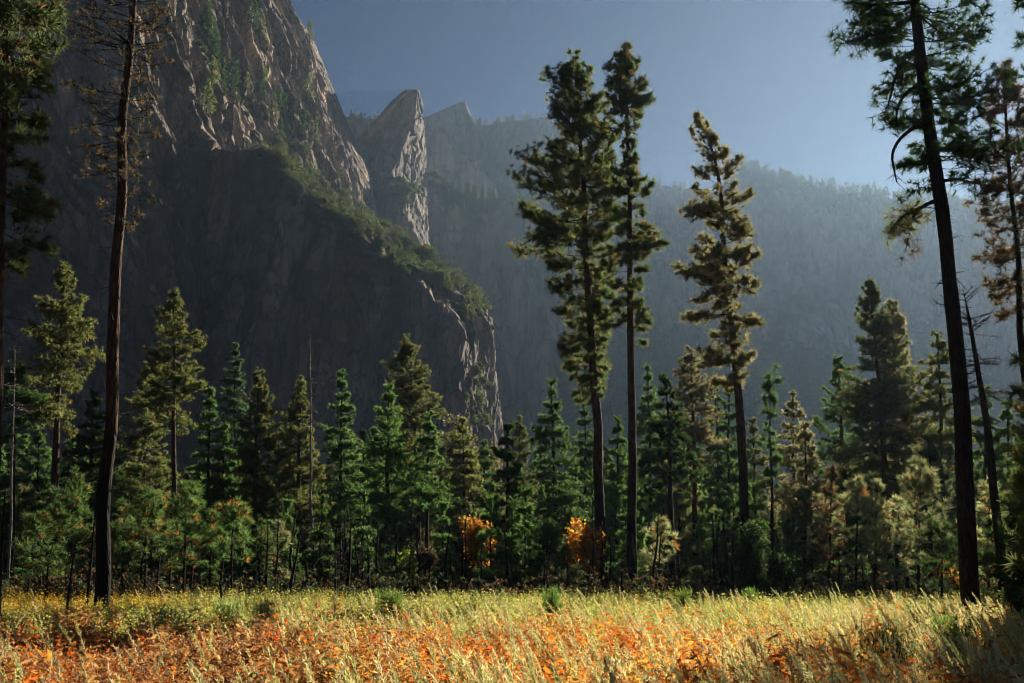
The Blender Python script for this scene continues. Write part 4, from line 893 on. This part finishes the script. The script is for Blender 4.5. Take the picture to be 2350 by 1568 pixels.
def t_weed(seed, leaf=.06):
    rng = np.random.RandomState(seed); T = Tmpl()
    for s in range(4):
        a = rng.rand()*6.28; h = rng.uniform(.6, 1.0); t = np.linspace(0, 1, 6); P = np.stack([.22*np.cos(a)*t**1.3, .22*np.sin(a)*t**1.3, h*t], -1); stem(T, P, .004, rng)
        n = 24; q = rng.uniform(.22, 1, n); p = np.stack([np.interp(q, t, P[:, c]) for c in range(3)], -1)+rng.normal(0, .045, (n, 3)); d = norm(rng.normal(size=(n, 3))*np.array([1, 1, .35])); leafs(T, p, d, leaf*rng.uniform(.6, 1.3, n), .6, rng, 1.0, True)
    return T.get()
def t_blade(seed):
    rng = np.random.RandomState(seed); T = Tmpl()
    for s in range(16):
        a = rng.rand()*6.28; t = np.linspace(0, 1, 5); b = rng.normal(0, .07, 3)*[1, 1, 0]; lean = rng.uniform(.1, .5); P = b+np.stack([(np.cos(a)*.6-.5)*lean*t**2, np.sin(a)*lean*t**2, rng.uniform(.45, 1.0)*(t-.2*t*t)], -1); stem(T, P, .005, rng, rng.uniform(.7, 1.1))
    return T.get()
def t_broom(seed):
    rng = np.random.RandomState(seed); T = Tmpl()
    for s in range(210):
        a = rng.rand()*6.28; sp = rng.uniform(.02, .42); t = np.linspace(0, 1, 5); P = np.stack([sp*np.cos(a)*t**1.2, sp*np.sin(a)*t**1.2, rng.uniform(.55, 1.0)*t], -1)+rng.normal(0, .03, 3)*[1, 1, 0]; stem(T, P, .005, rng, .8)
        n = 9; q = rng.uniform(.25, 1, n); p = np.stack([np.interp(q, t, P[:, c]) for c in range(3)], -1); leafs(T, p, norm(rng.normal(size=(n, 3))*.6+np.array([0, 0, 1])), .12, .2, rng, 1.0)
    return T.get()
def scatter(mb, tm, pos, scale, rz, col, rng, stemcol=None):
    """every plant is a turned, scaled copy of a template with its own colour"""
    which = rng.randint(len(tm), size=len(pos))
    for w_ in range(len(tm)):
        s = which == w_; V, k = tm[w_]; n = s.sum()
        if not n: continue
        c, sn = np.cos(rz[s])[:, None], np.sin(rz[s])[:, None]; sc = scale[s][:, None]
        X = (V[:, 0]*c-V[:, 1]*sn)*sc; Y_ = (V[:, 0]*sn+V[:, 1]*c)*sc; Z = V[:, 2]*sc*rng.uniform(.85, 1.15, (n, 1))
        v = np.stack([X, Y_, Z], -1)+pos[s][:, None]; cc = col[s][:, None]*np.clip(k, .3, 1.3)[None, :, None]
        mb.add(v.reshape(-1, 3), np.arange(n*len(V)).reshape(-1, 3), np.clip(cc, .004, .95).reshape(-1, 3).astype(np.float32))
rng = np.random.RandomState(2024)
def field(n, y0, y1, pw=1.0):
    y = y0+(y1-y0)*rng.random(n)**pw; x = rng.uniform(-1, 1, n)*(y*.575+1.5); return x, y
def nz(x, y, f, o): return perlin(np.stack([x*f, y*f, x*0+o], -1))+.5*perlin(np.stack([x*f*2.1, y*f*2.1, x*0+o+7], -1))
def pxof(x, y): return CX+x/y*FPX*math.cos(PITCH)
def ground_z(x, y): return 0.10*fbm(np.stack([x*.15, y*.15, x*0], -1), 3)
def place(x, y): return np.stack([x, y, ground_z(x, y)], -1)
def pal_mix(c, n, var=.22):
    c = np.array(c)[rng.randint(len(c), size=n)]; return c*(1+var*rng.normal(size=(n, 1)))
def soft(v): return rng.random(len(v)) < np.clip(v, 0, 1)
TP = [t_plume(i) for i in range(8)]; TF_ = [t_fern(20+i, .28) for i in range(7)]; TD = [t_fern(40+i, .75) for i in range(7)]; TW = [t_weed(60+i) for i in range(7)]; TB = [t_blade(80+i) for i in range(6)]; TG = [t_broom(95+i) for i in range(3)]

# pale feathery grasses, leaning left
x, y = field(19000, 8, 36, 1.25); u = pxof(x, y)
band = np.exp(-((y-15.5-1.6*nz(x, y, .16, 61))/3.4)**2)*np.clip((u-350)/500, .3, 1)*np.clip((2100-u)/400, .1, 1)
pr = np.clip((u-520)/420, 0.16, 1)*np.clip((25-y)/7+np.clip((u-1750)/300, 0, 1.4), 0.2, 1)*(.75+.9*nz(x, y, .55, 3))*(1-.78*band)
k = soft(pr); x, y = x[k], y[k]; n = len(x)
mb = MB(); col = pal_mix([(.58, .52, .31), (.50, .49, .28), (.64, .54, .37), (.44, .48, .25)], n)
scatter(mb, TP, place(x, y), rng.uniform(.55, 1.1, n), rng.normal(0, .75, n), col, rng)
tag(mb.build('feathery_grass', M['flower']), kind='stuff')
# thin straw and green blades filling the gaps
x, y = field(26000, 7.5, 44, 1.15); u = pxof(x, y); k = soft(np.where((u < 800) & (y < 20), .35, np.where((y > 12) & (y < 20), .45, .8))); x, y, u = x[k], y[k], u[k]; n = len(x); mb = MB()
g = nz(x, y, .3, 11)[:, None]; col = np.where(g > .18, pal_mix([(.16, .22, .07), (.24, .26, .09)], n), np.where(((u < 700) & (y < 19))[:, None], pal_mix([(.3, .19, .09), (.4, .29, .15)], n), pal_mix([(.44, .36, .18), (.36, .33, .14)], n)))
scatter(mb, TB, place(x, y), rng.uniform(.35, .75, n), rng.rand(n)*6.28*0+rng.normal(0, .9, n), col, rng)
tag(mb.build('grass', M['flower']), kind='stuff')
# bracken: bright orange patches and dry brown curled fronds
x, y = field(20000, 8, 30, 1.1); u = pxof(x, y); nn = nz(x, y, .42, 21)
band = np.exp(-((y-15.5-1.6*nz(x, y, .16, 61))/3.4)**2)*np.clip((u-350)/500, .3, 1)*np.clip((2100-u)/400, .1, 1)
k = soft((band*1.15+.5*(y < 12.5)+.4*((nz(x, y, .3, 77) > .3) & (y < 28) & (y > 17)))*np.clip(.2+2.8*nn, 0, 1)+.1*(u > 2000)*(nn > .2)); mb = MB(); xs_, ys_ = x[k], y[k]; n = len(xs_)
col = pal_mix([(.58, .17, .03), (.50, .10, .02), (.64, .25, .04), (.58, .33, .07), (.34, .12, .04), (.42, .22, .09)], n, .2); br = np.clip((1150-pxof(xs_, ys_))/500, 0, .85)*(rng.random(n) < .8)
col = col*(1-br[:, None])+pal_mix([(.30, .15, .07), (.40, .24, .13), (.24, .11, .05)], n)*br[:, None]; scatter(mb, TF_, place(xs_, ys_), rng.uniform(.75, 1.2, n), rng.rand(n)*6.28, col, rng)
k = soft(np.clip((1000-u)/420, 0, 1)*np.clip((21-y)/4, 0, 1)*np.clip(.75+1.2*nz(x, y, .5, 31), 0, 1)*.8+.03); x2, y2 = x[k], y[k]; n = len(x2)
col = pal_mix([(.33, .16, .07), (.42, .25, .13), (.24, .10, .04), (.52, .36, .22), (.45, .12, .03)], n); scatter(mb, TD, place(x2, y2), rng.uniform(.5, .9, n), rng.rand(n)*6.28, col, rng)
tag(mb.build('bracken_ferns', M['flower']), kind='stuff')
# yellow-green leafy weeds further back
x, y = field(19000, 13, 45, .9); u = pxof(x, y); nn = nz(x, y, .33, 41)
pr = np.clip((y-17.5)/4, .02, 1)*np.clip(.85+.9*nn, .1, 1)*np.where(u < 330, .75, 1)*np.where(u > 1900, .5, 1); k = soft(pr); x, y = x[k], y[k]; u = u[k]; n = len(x); mb = MB()
yel = np.clip((560-u)/300, 0, 1)*np.clip((y-26)/6, 0, 1); base = pal_mix([(.52, .52, .15), (.46, .50, .15), (.56, .50, .22), (.36, .44, .12)], n); gold = pal_mix([(.62, .42, .05), (.6, .32, .04), (.5, .42, .08)], n)
col = np.where((rng.random(n) < yel+.07)[:, None], gold, base); scatter(mb, TW, place(x, y), rng.uniform(.55, .95, n), rng.rand(n)*6.28, col, rng)
tag(mb.build('yellow_weeds', M['flower']), kind='stuff')
# green broom-like shrubs one can count
GS = [('bright green broom-like shrub at the back of the meadow, left of centre', 908, 1352, 29, 1.25, (.13, .22, .06)), ('dark green upright shrub at the back of the meadow, left of the twin trunks', 1262, 1345, 26, .85, (.10, .19, .05)),
 ('small green shrub beside the blackish bush at the leaning pine foot', 1690, 1348, 33, .8, (.13, .24, .06)), ('green shrub among yellow weeds right of the twin trunks', 1548, 1350, 31, .75, (.2, .28, .07)),
 ('large grey-green shrub in the left meadow beside the rusty ferns', 428, 1395, 19, 1.25, (.22, .26, .12)), ('grey-green shrub behind the large one in the left meadow', 560, 1372, 24, 1.1, (.24, .30, .12)),
 ('pale grey-green shrub right of its twin in the left meadow', 640, 1376, 23, .95, (.30, .33, .16)), ('dull green shrub low in front of the yellow weeds, left meadow', 725, 1420, 16.5, .8, (.26, .30, .15)),
 ('dark green shrub in the shade at the right of the meadow', 2120, 1410, 16, 1.1, (.12, .2, .05)), ('tall dark weed in the shade at the lower right corner', 1990, 1440, 13.5, .9, (.09, .12, .05)),
 ('grey-green shrub in the near grass left of centre', 800, 1500, 12, .75, (.26, .27, .13)), ('green tuft low in the near pale grass right of centre', 1395, 1500, 12.5, .45, (.14, .19, .06))]
rngs = np.random.RandomState(31)
for i, (lab, px, tp, Y, wd, c) in enumerate(GS):
    zt = W(px, tp, Y)[2]; mb = MB(); V, k = TG[i % 3]; a = rngs.rand()*6.28; sx = wd*.9
    v = np.stack([(V[:, 0]*math.cos(a)-V[:, 1]*math.sin(a))*sx, (V[:, 0]*math.sin(a)+V[:, 1]*math.cos(a))*sx, V[:, 2]*zt], -1); lf = k >= .95
    r = thing('green_shrub', (float(gx(px, Y)), Y, 0), lab, 'shrub', 'green shrubs in the meadow')
    cv = np.array(c)*(1+.2*rngs.normal(size=(len(V)//3, 1))).repeat(3, 0); t1, t2 = MB(), MB()
    t1.add(v[~lf], np.arange((~lf).sum()).reshape(-1, 3), np.clip(cv[~lf]*.8, .01, 1)); t2.add(v[lf], np.arange(lf.sum()).reshape(-1, 3), np.clip(cv[lf], .01, 1))
    t1.build('stems', M['flower'], r); t2.build('foliage', M['flower'], r)
